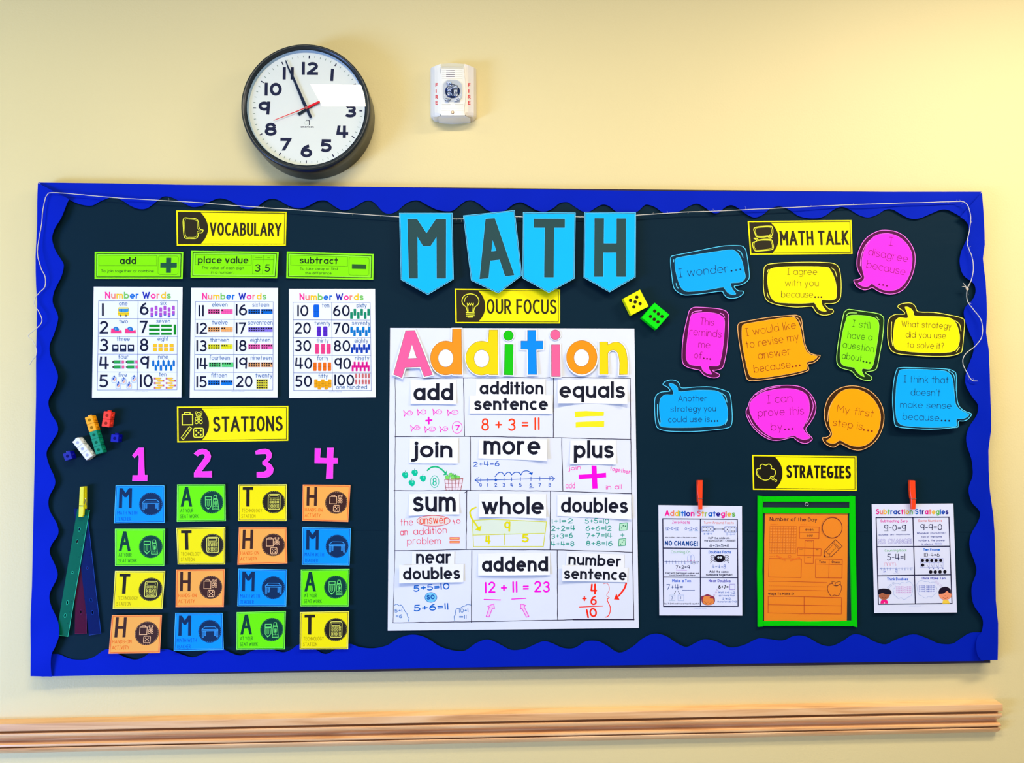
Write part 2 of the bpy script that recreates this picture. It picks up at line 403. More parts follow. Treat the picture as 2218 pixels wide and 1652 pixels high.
# stroke alphabet ------------------------------------------------------
X = .66
def A_(cx, cy, rx, ry, a0, a1, n=12): return [(cx + rx * math.cos(math.radians(a0 + (a1 - a0) * k / n)), cy + ry * math.sin(math.radians(a0 + (a1 - a0) * k / n))) for k in range(n + 1)]
BO = A_(.28, .33, .28, .33, 0, 360, 20); BO[-1] = BO[0]
S1 = catmull([(.42, .53), (.33, .64), (.2, .66), (.06, .61), (.02, .5), (.08, .39), (.22, .34), (.38, .28), (.43, .16), (.36, .04), (.2, 0), (.07, .03), (0, .13)], False, 3)
OV = A_(.3, .5, .3, .5, 0, 360, 24); OV[-1] = OV[0]
GL = {
 'a': (.56, [BO, [(.56, X), (.56, 0)]]), 'b': (.56, [BO, [(0, 1), (0, 0)]]), 'c': (.47, [A_(.28, .33, .28, .33, 48, 312)]),
 'd': (.56, [BO, [(.56, 1), (.56, 0)]]), 'e': (.56, [[(.0, .34), (.56, .34)], A_(.28, .33, .28, .33, 0, 315)]),
 'f': (.34, [A_(.3, .8, .17, .2, 60, 180, 6) + [(.13, 0)], [(0, .62), (.32, .62)]]),
 'g': (.56, [BO, [(.56, X), (.56, -.05)] + A_(.28, -.06, .28, .26, 0, -150, 8)]),
 'h': (.48, [[(0, 1), (0, 0)], [(0, .36)] + A_(.24, .40, .24, .26, 170, 0, 8) + [(.48, 0)]]),
 'i': (.0, [[(0, X), (0, 0)], [(0, .92)]]), 'j': (.14, [[(.14, X), (.14, -.14)] + A_(-.03, -.14, .17, .18, 0, -100, 5), [(.14, .92)]]),
 'k': (.4, [[(0, 1), (0, 0)], [(.37, X), (0, .27)], [(.12, .38), (.4, 0)]]), 'l': (.0, [[(0, 1), (0, 0)]]),
 'm': (.8, [[(0, X), (0, 0)], [(0, .38)] + A_(.2, .42, .2, .24, 170, 0, 7) + [(.4, 0)], [(.4, .38)] + A_(.6, .42, .2, .24, 170, 0, 7) + [(.8, 0)]]),
 'n': (.48, [[(0, X), (0, 0)], [(0, .36)] + A_(.24, .40, .24, .26, 170, 0, 8) + [(.48, 0)]]), 'o': (.56, [BO]),
 'p': (.56, [BO, [(0, X), (0, -.32)]]), 'q': (.56, [BO, [(.56, X), (.56, -.32)]]),
 'r': (.32, [[(0, X), (0, 0)], [(0, .36)] + A_(.22, .42, .22, .24, 170, 60, 5)]), 's': (.43, [S1]),
 't': (.32, [[(.15, .92), (.15, 0)], [(0, .64), (.32, .64)]]),
 'u': (.48, [[(0, X)] + A_(.24, .26, .24, .26, 180, 360, 8), [(.48, X), (.48, 0)]]),
 'v': (.46, [[(0, X), (.23, 0)], [(.23, 0), (.46, X)]]), 'w': (.76, [[(0, X), (.19, 0)], [(.19, 0), (.38, .62)], [(.38, .62), (.57, 0)], [(.57, 0), (.76, X)]]),
 'x': (.42, [[(0, X), (.42, 0)], [(.42, X), (0, 0)]]), 'y': (.46, [[(0, X), (.24, 0)], [(.46, X), (.13, -.32)]]), 'z': (.42, [[(0, X), (.42, X)], [(.42, X), (0, 0)], [(0, 0), (.42, 0)]]),
 'A': (.66, [[(0, 0), (.33, 1)], [(.33, 1), (.66, 0)], [(.12, .32), (.54, .32)]]),
 'B': (.5, [[(0, 0), (0, 1)], [(0, 1), (.24, 1)] + A_(.24, .76, .22, .24, 90, -90, 6) + [(0, .52)], [(0, .52), (.26, .52)] + A_(.26, .26, .24, .26, 90, -90, 6) + [(0, 0)]]),
 'C': (.54, [A_(.34, .5, .34, .5, 50, 310, 14)]), 'D': (.58, [[(0, 0), (0, 1)], [(0, 1), (.18, 1)] + A_(.18, .5, .4, .5, 90, -90, 10) + [(0, 0)]]),
 'E': (.42, [[(0, 0), (0, 1)], [(0, 1), (.42, 1)], [(0, .52), (.38, .52)], [(0, 0), (.42, 0)]]), 'F': (.42, [[(0, 0), (0, 1)], [(0, 1), (.42, 1)], [(0, .52), (.36, .52)]]),
 'G': (.6, [A_(.34, .5, .34, .5, 50, 340, 14), [(.36, .42), (.64, .42)]]), 'H': (.54, [[(0, 0), (0, 1)], [(.54, 0), (.54, 1)], [(0, .5), (.54, .5)]]),
 'I': (.3, [[(.15, 0), (.15, 1)], [(0, 1), (.3, 1)], [(0, 0), (.3, 0)]]), 'K': (.5, [[(0, 0), (0, 1)], [(.48, 1), (0, .4)], [(.15, .55), (.5, 0)]]),
 'L': (.4, [[(0, 1), (0, 0)], [(0, 0), (.4, 0)]]), 'M': (.68, [[(0, 0), (0, 1)], [(0, 1), (.34, .4)], [(.34, .4), (.68, 1)], [(.68, 1), (.68, 0)]]),
 'N': (.56, [[(0, 0), (0, 1)], [(0, 1), (.56, 0)], [(.56, 0), (.56, 1)]]), 'O': (.6, [OV]), 'P': (.48, [[(0, 0), (0, 1)], [(0, 1), (.22, 1)] + A_(.22, .73, .26, .27, 90, -90, 6) + [(0, .46)]]),
 'R': (.5, [[(0, 0), (0, 1)], [(0, 1), (.22, 1)] + A_(.22, .74, .25, .26, 90, -90, 6) + [(0, .48)], [(.2, .48), (.5, 0)]]),
 'S': (.5, [catmull([(.48, .82), (.39, .96), (.24, 1), (.07, .92), (.02, .76), (.1, .6), (.26, .52), (.43, .42), (.5, .25), (.42, .07), (.24, 0), (.08, .04), (0, .2)], False, 3)]),
 'T': (.54, [[(.27, 0), (.27, 1)], [(0, 1), (.54, 1)]]), 'U': (.54, [[(0, 1), (0, .28)] + A_(.27, .28, .27, .28, 180, 360, 10) + [(.54, 1)]]),
 'V': (.6, [[(0, 1), (.3, 0)], [(.3, 0), (.6, 1)]]), 'W': (.9, [[(0, 1), (.22, 0)], [(.22, 0), (.45, .85)], [(.45, .85), (.68, 0)], [(.68, 0), (.9, 1)]]),
 'Y': (.56, [[(0, 1), (.28, .48)], [(.56, 1), (.28, .48)], [(.28, .48), (.28, 0)]]), 'Z': (.5, [[(0, 1), (.5, 1)], [(.5, 1), (0, 0)], [(0, 0), (.5, 0)]]),
 '0': (.56, [[(q[0] * .933, q[1]) for q in OV]]), '1': (.0, [[(0, 0), (0, 1)]]),
 '2': (.52, [A_(.26, .73, .25, .27, 165, -30, 16) + [(0, 0)], [(0, 0), (.52, 0)]]),
 '3': (.48, [A_(.23, .76, .23, .24, 150, -90, 16), A_(.22, .26, .26, .26, 90, -150, 16)]),
 '4': (.58, [[(.06, 1), (0, .32)], [(0, .32), (.58, .32)], [(.42, 1), (.42, 0)]]),
 '5': (.48, [[(.44, 1), (.06, 1)], [(.06, 1), (.02, .56)], [(.02, .56)] + A_(.2, .31, .28, .31, 118, -145, 18)]),
 '6': (.52, [[(.4, 1), (.2, .8)] + [(.04, .5)], A_(.26, .3, .26, .3, 0, 360, 26)[:-1] + [(.52, .3)]]),
 '7': (.5, [[(0, 1), (.5, 1)], [(.5, 1), (.16, 0)]]),
 '8': (.5, [A_(.25, .76, .21, .24, 0, 360, 26)[:-1] + [(.46, .76)], A_(.25, .27, .25, .27, 0, 360, 26)[:-1] + [(.5, .27)]]),
 '9': (.52, [A_(.26, .68, .26, .31, 0, 360, 26)[:-1] + [(.52, .68)], [(.52, 1), (.48, 0)]]),
 '+': (.44, [[(.22, .24), (.22, .72)], [(0, .48), (.44, .48)]]), '-': (.3, [[(0, .46), (.3, .46)]]), '=': (.42, [[(0, .6), (.42, .6)], [(0, .34), (.42, .34)]]),
 '.': (.0, [[(0, 0)]]), ',': (.06, [[(.06, .04), (0, -.14)]]), '!': (.0, [[(0, 1), (0, .3)], [(0, 0)]]), "'": (.06, [[(.06, 1), (0, .78)]]),
 '?': (.36, [A_(.18, .78, .18, .22, 160, -60, 7) + [(.18, .48), (.18, .3)], [(.18, 0)]]), ':': (.0, [[(0, 0)], [(0, .5)]]), '_': (.4, [[(0, -.1), (.4, -.1)]]),
}
# curved stem of the 6
GL['6'] = (.52, [A_(.5, .3, .5, .7, 100, 180, 12), GL['6'][1][1]])
# block letters (unit box, y down)
BM = [(0, 0), (.24, 0), (.49, .24), (.74, 0), (1, 0), (1, 1), (.77, 1), (.76, .3), (.6, .455), (.41, .455), (.25, .3), (.26, 1), (0, 1)]
BA = [(.37, 0), (.63, 0), (1, 1), (.76, 1), (.66, .7), (.34, .7), (.24, 1), (0, 1)]; BAH = [(.5, .33), (.58, .55), (.42, .55)]
BT = [(0, 0), (1, 0), (1, .145), (.66, .145), (.66, 1), (.34, 1), (.34, .145), (0, .145)]
BH = [(0, 0), (.27, 0), (.27, .43), (.73, .43), (.73, 0), (1, 0), (1, 1), (.73, 1), (.73, .58), (.27, .58), (.27, 1), (0, 1)]
def block(ink, ch, x0, y0, x1, y1, rgb, L=2):
    p = {'M': BM, 'A': BA, 'T': BT, 'H': BH}[ch]
    f = lambda q: [(x0 + a * (x1 - x0), y0 + b * (y1 - y0)) for a, b in q]
    ink.fill(f(p), rgb, L, [f(BAH)] if ch == 'A' else [])
# ================================================================== the setting
def boxmesh(b, x0, y0, z0, x1, y1, z1, m):
    V = [(x, y, z) for x in (x0, x1) for y in (y0, y1) for z in (z0, z1)]
    b.add([Vector(v) for v in V], [[0, 1, 3, 2], [4, 6, 7, 5], [0, 4, 5, 1], [2, 3, 7, 6], [0, 2, 6, 4], [1, 5, 7, 3]], m)
b = Buf(); boxmesh(b, -3.6, 0, 0, 3.6, .12, 3.05, wall_mat('painted_wall', (234, 215, 155), .5, (1, 1, 1), 210, .5))
o = b.build('wall_back'); o['kind'] = 'structure'
b = Buf(); boxmesh(b, -3.6, -4.2, -.08, 3.6, .12, 0, wall_mat('vinyl_floor', (176, 168, 156), .05, (1, 1, 1), 20, .4))
o = b.build('floor'); o['kind'] = 'structure'

# wooden chair rail
def wood_mat():
    mt = bpy.data.materials.new('maple_wood'); mt.use_nodes = True; nt = mt.node_tree; N = nt.nodes; L = nt.links; bs = N['Principled BSDF']
    tc = N.new('ShaderNodeTexCoord'); mp = N.new('ShaderNodeMapping'); mp.inputs['Scale'].default_value = (1.3, 14, 22)
    L.new(tc.outputs['Object'], mp.inputs['Vector'])
    n = N.new('ShaderNodeTexNoise'); n.inputs['Scale'].default_value = 1.6; n.inputs['Detail'].default_value = 6; n.inputs['Distortion'].default_value = 1.6
    L.new(mp.outputs['Vector'], n.inputs['Vector'])
    r = N.new('ShaderNodeValToRGB'); e = r.color_ramp.elements
    e[0].position = .3; e[0].color = (lin(206), lin(146), lin(92), 1); e[1].position = .62; e[1].color = (lin(244), lin(196), lin(142), 1)
    k = r.color_ramp.elements.new(.45); k.color = (lin(232), lin(176), lin(118), 1)
    L.new(n.outputs['Fac'], r.inputs['Fac']); L.new(r.outputs['Color'], bs.inputs['Base Color'])
    bs.inputs['Roughness'].default_value = .33; bs.inputs['Coat Weight'].default_value = .25; bs.inputs['Coat Roughness'].default_value = .2
    return mt
WOOD = wood_mat()
prof = [(1526.5, 0), (1537, .0275), (1538, .028), (1551.5, .028), (1552.3, .027), (1552.6, .010), (1556.5, .010), (1557, .0225), (1559, .0245), (1562, .0245), (1565, .023), (1568, .014), (1569.5, .005), (1573.3, .003), (1575.2, .008),
        (1578, .015), (1581, .020), (1584, .0205), (1585.6, .0195), (1585.8, .009), (1588, .009), (1588.2, .0175), (1590, .0185), (1593, .0175), (1595.5, .012), (1597.5, .005), (1598, .0)]
b = Buf(); V = []; n = len(prof); xe = pt(2168, 1560, .02).x; xs = [-3.6 + (xe + 3.6) * i / 8 for i in range(9)]
for x in xs:
    for (py, h) in prof: q = pt(1550, py, h); V.append(Vector((x, -h, q.z)))
F = [[i * n + j, i * n + j + 1, (i + 1) * n + j + 1, (i + 1) * n + j] for i in range(8) for j in range(n - 1)] + [[8 * n + j for j in range(n)]]
b.add(V, F, WOOD); o = b.build('trim_1'); o['kind'] = 'structure'

# ------------------------------------------------------------------ bulletin board
b = Buf(); prism(b, [(85, 398), (2124, 417), (2145, 1435.5), (70, 1464)], BF - .0012, .0006, mat((60, 52, 60), 'matte'))
BOARD = b.build('bulletin_board')
tag(BOARD, 'wide bulletin board in black paper with a scalloped blue border above the wooden rail', 'bulletin board')
def black_mat():
    mt = bpy.data.materials.new('black_backing_paper'); mt.use_nodes = True; nt = mt.node_tree; N = nt.nodes; L = nt.links; bs = N['Principled BSDF']
    tc = N.new('ShaderNodeTexCoord'); mp = N.new('ShaderNodeMapping'); mp.inputs['Scale'].default_value = (1.4, 1, 3.2)
    L.new(tc.outputs['Object'], mp.inputs['Vector'])
    n = N.new('ShaderNodeTexNoise'); n.inputs['Scale'].default_value = 2.2; n.inputs['Detail'].default_value = 5; n.inputs['Distortion'].default_value = .6
    L.new(mp.outputs['Vector'], n.inputs['Vector'])
    bp = N.new('ShaderNodeBump'); bp.inputs['Strength'].default_value = .22; bp.inputs['Distance'].default_value = .012
    L.new(n.outputs['Fac'], bp.inputs['Height']); L.new(bp.outputs['Normal'], bs.inputs['Normal'])
    n2 = N.new('ShaderNodeTexNoise'); n2.inputs['Scale'].default_value = 3; L.new(tc.outputs['Object'], n2.inputs['Vector'])
    mx = N.new('ShaderNodeMix'); mx.data_type = 'RGBA'; mx.inputs['A'].default_value = (.0016, .0145, .0265, 1); mx.inputs['B'].default_value = (.003, .019, .035, 1)
    L.new(n2.outputs['Fac'], mx.inputs['Factor']); L.new(mx.outputs['Result'], bs.inputs['Base Color'])
    bs.inputs['Roughness'].default_value = .6; bs.inputs['Specular IOR Level'].default_value = .06
    return mt
BLK = black_mat()
Sheet('backing_paper', 'upper strip of black backing paper', None, [(88, 401), (2121, 420), (2132, 1152), (77, 1146)], BLK, BF, parent=BOARD, th=.0004)
Sheet('backing_paper', 'lower strip of black backing paper, tucked under the upper one', None, [(77, 1138), (2131, 1140), (2138, 1430), (76, 1458)], BLK, BF - .0006, parent=BOARD, th=.0004)

LI = [(150, 431), (145, 441), (133, 471), (118, 496), (113, 518.5), (121, 544), (135, 566), (138, 578), (132.5, 600), (118, 629), (114, 654), (124, 679), (125.5, 693), (118, 720), (107.6, 748), (110, 773), (121, 799), (125.5, 817.5), (119, 840), (105, 868), (110, 894), (123, 916), (125, 935), (112, 957.6), (100.7, 980), (106, 1006), (117.6, 1032.7), (118.7, 1051), (106, 1077.7), (107, 1104), (123, 1134), (126, 1156.5), (112, 1179), (108, 1198), (121, 1228), (124, 1250), (108, 1284), (110, 1310), (125, 1344), (128, 1374), (119.5, 1400.5), (112, 1415.6), (110, 1438), (112, 1465)]
LO = [(82, 396), (81, 420), (80.5, 443), (80, 490), (77, 556), (78, 616), (80, 654), (79, 726), (78, 789), (78, 860), (75.5, 973), (73, 1085), (70.6, 1198), (69, 1273), (66, 1344), (66.5, 1404), (66, 1464)]
TI = [(142, 427), (159, 437), (180.6, 444), (199.6, 445), (218.5, 435.4), (235, 428.7), (245.6, 426), (264.5, 434), (283.4, 446), (302, 452.5), (318.6, 451), (335, 439.5), (351, 427), (364.6, 425.4), (381, 431.4), (400, 441), (416, 448), (435, 446), (454, 437), (473, 429.5), (489, 431.4), (505, 438), (524, 450), (540, 452.5), (557, 447.6), (573, 435.5), (589, 430), (605, 434), (621.5, 443.6), (645, 451.5), (665, 447), (685, 436.5), (698, 433.5), (710, 436), (725, 447), (744, 455.5), (765, 450), (785, 438), (799, 434), (812, 440), (830, 459), (845, 462.6), (860, 457), (874.6, 444.4), (889, 436), (906, 434), (923.7, 443), (944, 453), (964, 457.4), (981, 456), (996, 444.4), (1010, 435), (1024.6, 434.3), (1042, 444.4), (1056.4, 455.4), (1076.6, 460.3), (1094, 456), (1111, 443), (1128.5, 438), (1146, 446), (1163, 455.4), (1180.4, 458.3), (1198, 451), (1212, 440), (1229.5, 438), (1244, 447), (1264, 459), (1279, 457), (1290, 450), (1304.5, 443), (1319, 446), (1336, 459), (1358, 464), (1379.5, 459), (1394, 446), (1402.6, 443), (1420, 449), (1436.6, 460.7), (1453, 462), (1474, 456.6), (1494.5, 445.4), (1511, 441), (1527.6, 450), (1544, 460.7), (1556.6, 460.7), (1569, 450), (1583.5, 444), (1598, 450), (1618.7, 465), (1635, 471), (1652, 465), (1668, 452.4), (1689, 447), (1710, 454.5), (1730.5, 468), (1759.5, 473), (1784, 469), (1805, 454.5), (1823.6, 448), (1842, 454.5), (1859, 465), (1879.5, 471), (1900, 465), (1917, 454.5), (1933, 453.7), (1950, 463), (1970.5, 473), (1991, 473), (2016, 463), (2037, 454.5), (2053, 454.5), (2070, 463), (2090.6, 475)]
TO = [(82, 395), (240, 397), (400, 400), (640, 402), (750, 404), (1000, 408), (1300, 412), (1500, 414), (1800, 415), (2126, 415)]
RI = [(2080, 470), (2090, 477), (2098, 490), (2096, 512.6), (2082, 545), (2079, 571), (2087, 596), (2109, 614), (2113, 632.6), (2105, 651), (2091, 665), (2088, 683), (2098, 716), (2109, 741.6), (2107, 767), (2094.5, 800), (2091, 829), (2105, 858), (2118, 876), (2116, 898), (2098, 927), (2093, 956), (2103.6, 992), (2106.5, 1012), (2106.5, 1031.6), (2098, 1059), (2104.6, 1087), (2121.5, 1106.6), (2120, 1126), (2103, 1158), (2100.6, 1185.5), (2112.5, 1221), (2114.5, 1241), (2104.6, 1272), (2108.5, 1308), (2126, 1335), (2129.4, 1351), (2125.5, 1369), (2117, 1380), (2114.5, 1398.6), (2117.6, 1418), (2126, 1430)]
RO = [(2127, 416), (2131, 470), (2133, 530), (2129, 560), (2135, 610), (2138, 680), (2136, 720), (2142, 760), (2145, 850), (2147, 930), (2141, 975), (2144, 1060), (2152, 1120), (2156, 1200), (2157, 1300), (2162, 1350), (2161, 1429)]
BI = [(108, 1414), (117, 1416), (129.5, 1417), (154, 1427), (184, 1428), (204, 1422), (223.7, 1408.5), (238.6, 1406), (263, 1419.5), (288, 1428), (308, 1424.4), (333, 1408.5), (362.6, 1406), (387, 1414.5), (417, 1423), (442, 1414.5), (472, 1402), (496.5, 1412), (521, 1419.4), (546, 1409.5), (575, 1402), (610.6, 1412), (630, 1407), (650, 1394.6), (680, 1404.6), (705, 1416), (729.6, 1404.6), (754.4, 1393.7), (779, 1401), (809, 1403.6), (838.8, 1397), (863.6, 1382), (893, 1374), (923, 1380.8), (953, 1399.6), (982.6, 1408.5), (1007.4, 1408.5), (1032, 1392), (1057, 1384.7), (1082, 1394.6), (1106.6, 1407), (1131.4, 1406), (1144.6, 1401.7), (1174.4, 1389), (1194, 1391.8), (1219, 1402.7), (1244, 1403), (1268.6, 1389), (1293.5, 1388), (1313, 1396.7), (1340.6, 1413), (1368, 1401.7), (1392.7, 1382), (1417.5, 1372), (1442, 1377), (1467, 1393), (1487, 1400.7), (1506.7, 1391.8), (1526.6, 1384), (1551.4, 1389), (1581, 1401.7), (1611, 1396.7), (1640.7, 1383), (1660.5, 1383), (1695, 1386.8), (1720, 1377), (1745, 1378), (1774.6, 1394), (1799, 1399), (1824, 1389), (1849, 1373.4), (1874, 1378), (1893.7, 1389), (1918.5, 1395), (1943, 1384), (1978, 1373.4), (2007.7, 1381.8), (2032.5, 1392.8), (2062, 1394), (2082, 1381.8), (2102, 1370.4), (2128, 1369.4)]
BOT = [(2132, 1431), (1900, 1433.5), (1596, 1437), (1300, 1441), (1100, 1443.5), (850, 1448), (605, 1452.7), (308, 1460), (90, 1465)]
BLUE = (0, 32, 180)
def border(label, pin, pout, hb, hf):
    poly = catmull(pin, False, 4) + catmull(pout, False, 2)
    s = Sheet('scalloped_border', label, None, poly, BLUE, hb, parent=BOARD, hf=hf, kind='border', g=16, th=.0004)
    s.o.data.polygons.foreach_set('use_smooth', [True] * len(s.o.data.polygons)); return s
sn = math.sin
border('top border strip of blue paper', TI, TO[::-1], BF + .0022, lambda x, y: .0022 * (1 + sn(x * .021) * sn(x * .0083 + 1)) * min(1, (y - 395) / 40) + .0009 * sn(x * .05 + y * .04))
border('bottom border strip of blue paper', BI, BOT, BF + .0018, lambda x, y: .0018 * (1 + sn(x * .019 + 2) * sn(x * .0071)) * max(0, min(1, (1462 - y) / 45)) + .0007 * sn(x * .045 - y * .05))
border('left border strip of blue paper, curling off the board', LI, LO[::-1], BF + .0045, lambda x, y: .0042 * (1 + sn(y * .024) * sn(y * .0091 + .6)) * max(.15, min(1, (x - 66) / 45)) + .0012 * sn(y * .055 + x * .05) + .0012)
border('right border strip of blue paper, rippled at its outer edge', RI, RO[::-1], BF + .0045, lambda x, y: .0042 * (1 + sn(y * .022 + 1) * sn(y * .0101)) * max(.15, min(1, (2150 - x) / 45)) + .0016 * sn(y * .058 - x * .05) + .0016)

# ------------------------------------------------------------------ twine
def tw(px, py, h=.0125): return pt(px, py, BF + h)
cA = Frame(50, 380, 3.177); cR = Frame(2000, 400, 2.752)
tl = [(45, 1300), (70, 1262), (88, 1238), (90, 1190), (62, 1130), (35, 1105), (60, 1078), (115, 1030), (130, 990), (107, 935), (78, 890), (85, 840), (118, 800), (150, 765), (152, 700), (125, 640), (102, 560), (100, 500), (112, 420), (128, 330), (135, 250), (150, 170), (165, 135), (205, 118)]
path = [cA(*q) for q in tl] + [(180, 422), (256, 428.7), (340, 433.5), (418.7, 438), (520, 446), (620, 453), (740, 461), (865, 469.6), (925, 472), (981, 474), (1003, 474), (1060, 471), (1117, 469), (1133, 469.5), (1190, 470), (1247, 469.5), (1266, 469.5), (1320, 468), (1378, 466), (1480, 459.5), (1548, 457.3), (1690, 450.5), (1826, 444), (1950, 440), (2066, 436.7), (2083, 436)]
tr = [(262, 120), (282, 190), (275, 270), (262, 350), (290, 430), (298, 500), (285, 570), (262, 620), (262, 690), (300, 745), (345, 810), (350, 900), (310, 960), (250, 1010), (235, 1060), (260, 1120), (290, 1165), (322, 1170)]
path += [cR(*q) for q in tr]
b = Buf(); TWC = mat((222, 214, 196), 'cloth')
cp = catmull(path, False, 6)
def twh(x, y):
    return .0175 if x < 150 or x > 2078 else .0135
tube(b, [tw(x, y, twh(x, y)) + Vector((0, random.uniform(-.0003, .0003), random.uniform(-.0003, .0003))) for x, y in cp], .00105, TWC, 5)
TW = b.build('twine', smooth=True)
tag(TW, 'thin pale twine along the top border, four blue pennants strung on it', 'twine')
b = Buf()
k = Vector(tw(2095, 625, .0145))
for i in range(3):
    ring = [k + Vector((.0028 * math.cos(a), .0018 * math.sin(a * 1 + i), .0034 * math.sin(a + i))) for a in [2 * PI * j / 10 for j in range(10)]]
    tube(b, ring, .0011, mat((205, 178, 140), 'cloth'), 5, True)
tube(b, [k, tw(2089, 620, .015), tw(2084, 621, .016)], .0008, TWC, 5); tube(b, [k, tw(2090, 617, .015), tw(2086, 613, .016)], .0008, TWC, 5)
b.build('knot', TW)
b = Buf()
for x, y in random.sample(cp[150:], 60):
    p = tw(x, y); d = Vector((random.uniform(-1, 1), random.uniform(-.3, 0), random.uniform(-1, 1))).normalized() * random.uniform(.004, .009)
    tube(b, [p, p + d * .6 + Vector((.001, 0, .001)), p + d], .00016, TWC, 3)
o = b.build('loose_fibre', TW); o['kind'] = 'stuff'
# ================================================================== clock
K = Frame(480, 60, 4.589)
def ringpts(cx, cy, r, h, n=72):
    """true circle on a plane h off the wall; centre and radius given in photo pixels"""
    c = pt(cx, cy, h); rw = (pt(cx + r, cy, h) - pt(cx - r, cy, h)).length / 2
    return c, rw
CB = (0.05, 0.05, 0.05)
blk = mat((22, 32, 36), 'plastic')
cf, rw = ringpts(*K(834, 783), 139.8, .075)
CLK = empty('wall_clock', 'large round black-rimmed wall clock above the board, hands near five to two', 'clock', (cf.x, -.001, cf.z))
def lathe(b, c, prof, m, n=96):
    V = []; k = len(prof)
    for i in range(n):
        a = 2 * PI * i / n
        V += [Vector((c.x + r * math.cos(a), -h, c.z + r * math.sin(a))) for r, h in prof]
    b.add(V, [[i * k + j, ((i + 1) % n) * k + j, ((i + 1) % n) * k + j + 1, i * k + j + 1] for i in range(n) for j in range(k - 1)], m)
R = rw
b = Buf(); lathe(b, cf, [(R * .2, .001), (R * 1.01, .001), (R * 1.01, .058), (R * 1.005, .066), (R * .995, .0735), (R * .975, .075), (R * .955, .0735), (R * .925, .068), (R * .912, .060), (R * .5, .058)], blk)
b.build('case', CLK, smooth=True)
b = Buf(); HD = .0605
ce = [Vector((cf.x + R * .905 * math.cos(2 * PI * i / 96), -HD, cf.z + R * .905 * math.sin(2 * PI * i / 96))) for i in range(96)]
b.add(ce, [list(range(96))[::-1]], mat((236, 240, 228), 'paper'))
DIAL = b.build('dial', CLK)
b = Buf(); lathe(b, cf, [(R * .905, .0606), (R * .918, .0690)], mat((150, 178, 200), 'plastic')); b.build('inner_ring', CLK, smooth=True)
class Flat:           # a level surface to print on
    def __init__(s, h, o): s.h, s.o, s.flat = h, o, True
    def H(s, x, y): return s.h
NAVY = (22, 28, 62)
i1 = Ink(Flat(HD, CLK), K)
CX, CYY, TR_ = 856, 812, 524
for k in range(60):
    a = math.radians(k * 6 + 1.6); sx, cx = math.sin(a), math.cos(a); L0 = TR_ + 12; L1 = L0 - (30 if k % 5 == 0 else 20)
    i1.line([(CX + sx * L0 * 1.015, CYY - cx * L0), (CX + sx * L1 * 1.015, CYY - cx * L1)], 11 if k % 5 == 0 else 4.5, NAVY if k % 5 == 0 else (70, 110, 90), 1, cap='b')
i1.done('minute_marks')
i2 = Ink(Flat(HD, CLK), K)
for t, x0, x1, y, h in (('12', 797, 958, 470, 128), ('1', 1080, 1108, 531, 122), ('2', 1172, 1280, 696, 125), ('3', 1222, 1336, 893, 125), ('4', 1140, 1258, 1096, 122), ('5', 983, 1093, 1237, 128), ('6', 785, 900, 1290, 130), ('7', 582, 688, 1221, 124), ('8', 428, 546, 1075, 130), ('9', 365, 481, 863, 130), ('10', 427, 597, 676, 128), ('11', 607, 716, 516, 124)):
    i2.text(t, (x0, y - 2), (x1, y), h, 30, NAVY, 1, cap='s'); i2.cut('numeral')
i3 = Ink(Flat(HD, CLK), K)
i3.text('american', (785, 994), (916, 994), 20, 4.5, (20, 24, 60), 1)
i3.line([(838, 918), (868, 918), (872, 935), (872, 967)], 8, (24, 24, 50), 1, cap='b'); i3.line(ell(840, 945, 17, n=20), 2, (190, 196, 180), 1, closed=True)
i3.done('maker_mark')
def hand(name, poly, h, rgb, label=None):
    bb = Buf(); prism(bb, poly, h, h - .0009, mat(rgb, 'matte'), K); o = bb.build(name, CLK)
    if label: o['label'] = label
hand('hour_hand', [(1156, 628), (1162, 641), (872, 802), (772, 872), (752, 850), (835, 800)], .0640, (20, 34, 44))
hand('minute_hand', [(632, 326), (641, 323), (668, 390), (716, 480), (838, 752), (862, 800), (900, 887), (876, 898), (836, 815), (806, 758), (697, 490), (655, 398)], .0655, (20, 34, 60))
hand('second_hand', [(515, 918), (517, 922), (832, 800), (850, 806), (985, 738), (975, 722), (850, 780), (820, 796)], .0668, (235, 20, 40), 'thin red second hand')
bb = Buf(); c = pt(*K(842, 792), .0675); lathe(bb, c, [(.0, .0675), (.004, .0675), (.0045, .0655), (.0045, .061)], mat((150, 20, 36), 'plastic'), 20); bb.build('hub', CLK)
def twoside(nt, ior):
    """Fresnel of a thin sheet: the same from both faces"""
    f = nt.nodes.new('ShaderNodeFresnel'); g = nt.nodes.new('ShaderNodeNewGeometry'); m = nt.nodes.new('ShaderNodeMath'); m.operation = 'MULTIPLY_ADD'
    nt.links.new(g.outputs['Backfacing'], m.inputs[0]); m.inputs[1].default_value = 1 / ior - ior; m.inputs[2].default_value = ior; nt.links.new(m.outputs[0], f.inputs['IOR'])
    return f
gm = bpy.data.materials.new('thin_glass'); gm.use_nodes = True; nt = gm.node_tree; nt.nodes.clear()
out = nt.nodes.new('ShaderNodeOutputMaterial'); t1 = nt.nodes.new('ShaderNodeBsdfTransparent'); g1 = nt.nodes.new('ShaderNodeBsdfGlossy'); g1.inputs['Roughness'].default_value = .015
fz = twoside(nt, 1.5); mxs = nt.nodes.new('ShaderNodeMixShader')
nt.links.new(fz.outputs[0], mxs.inputs[0]); nt.links.new(t1.outputs[0], mxs.inputs[1]); nt.links.new(g1.outputs[0], mxs.inputs[2]); nt.links.new(mxs.outputs[0], out.inputs[0])
b = Buf(); b.add([Vector((cf.x + R * .93 * math.cos(2 * PI * i / 96), -.0712, cf.z + R * .93 * math.sin(2 * PI * i / 96))) for i in range(96)], [list(range(96))[::-1]], gm); b.build('glass', CLK)

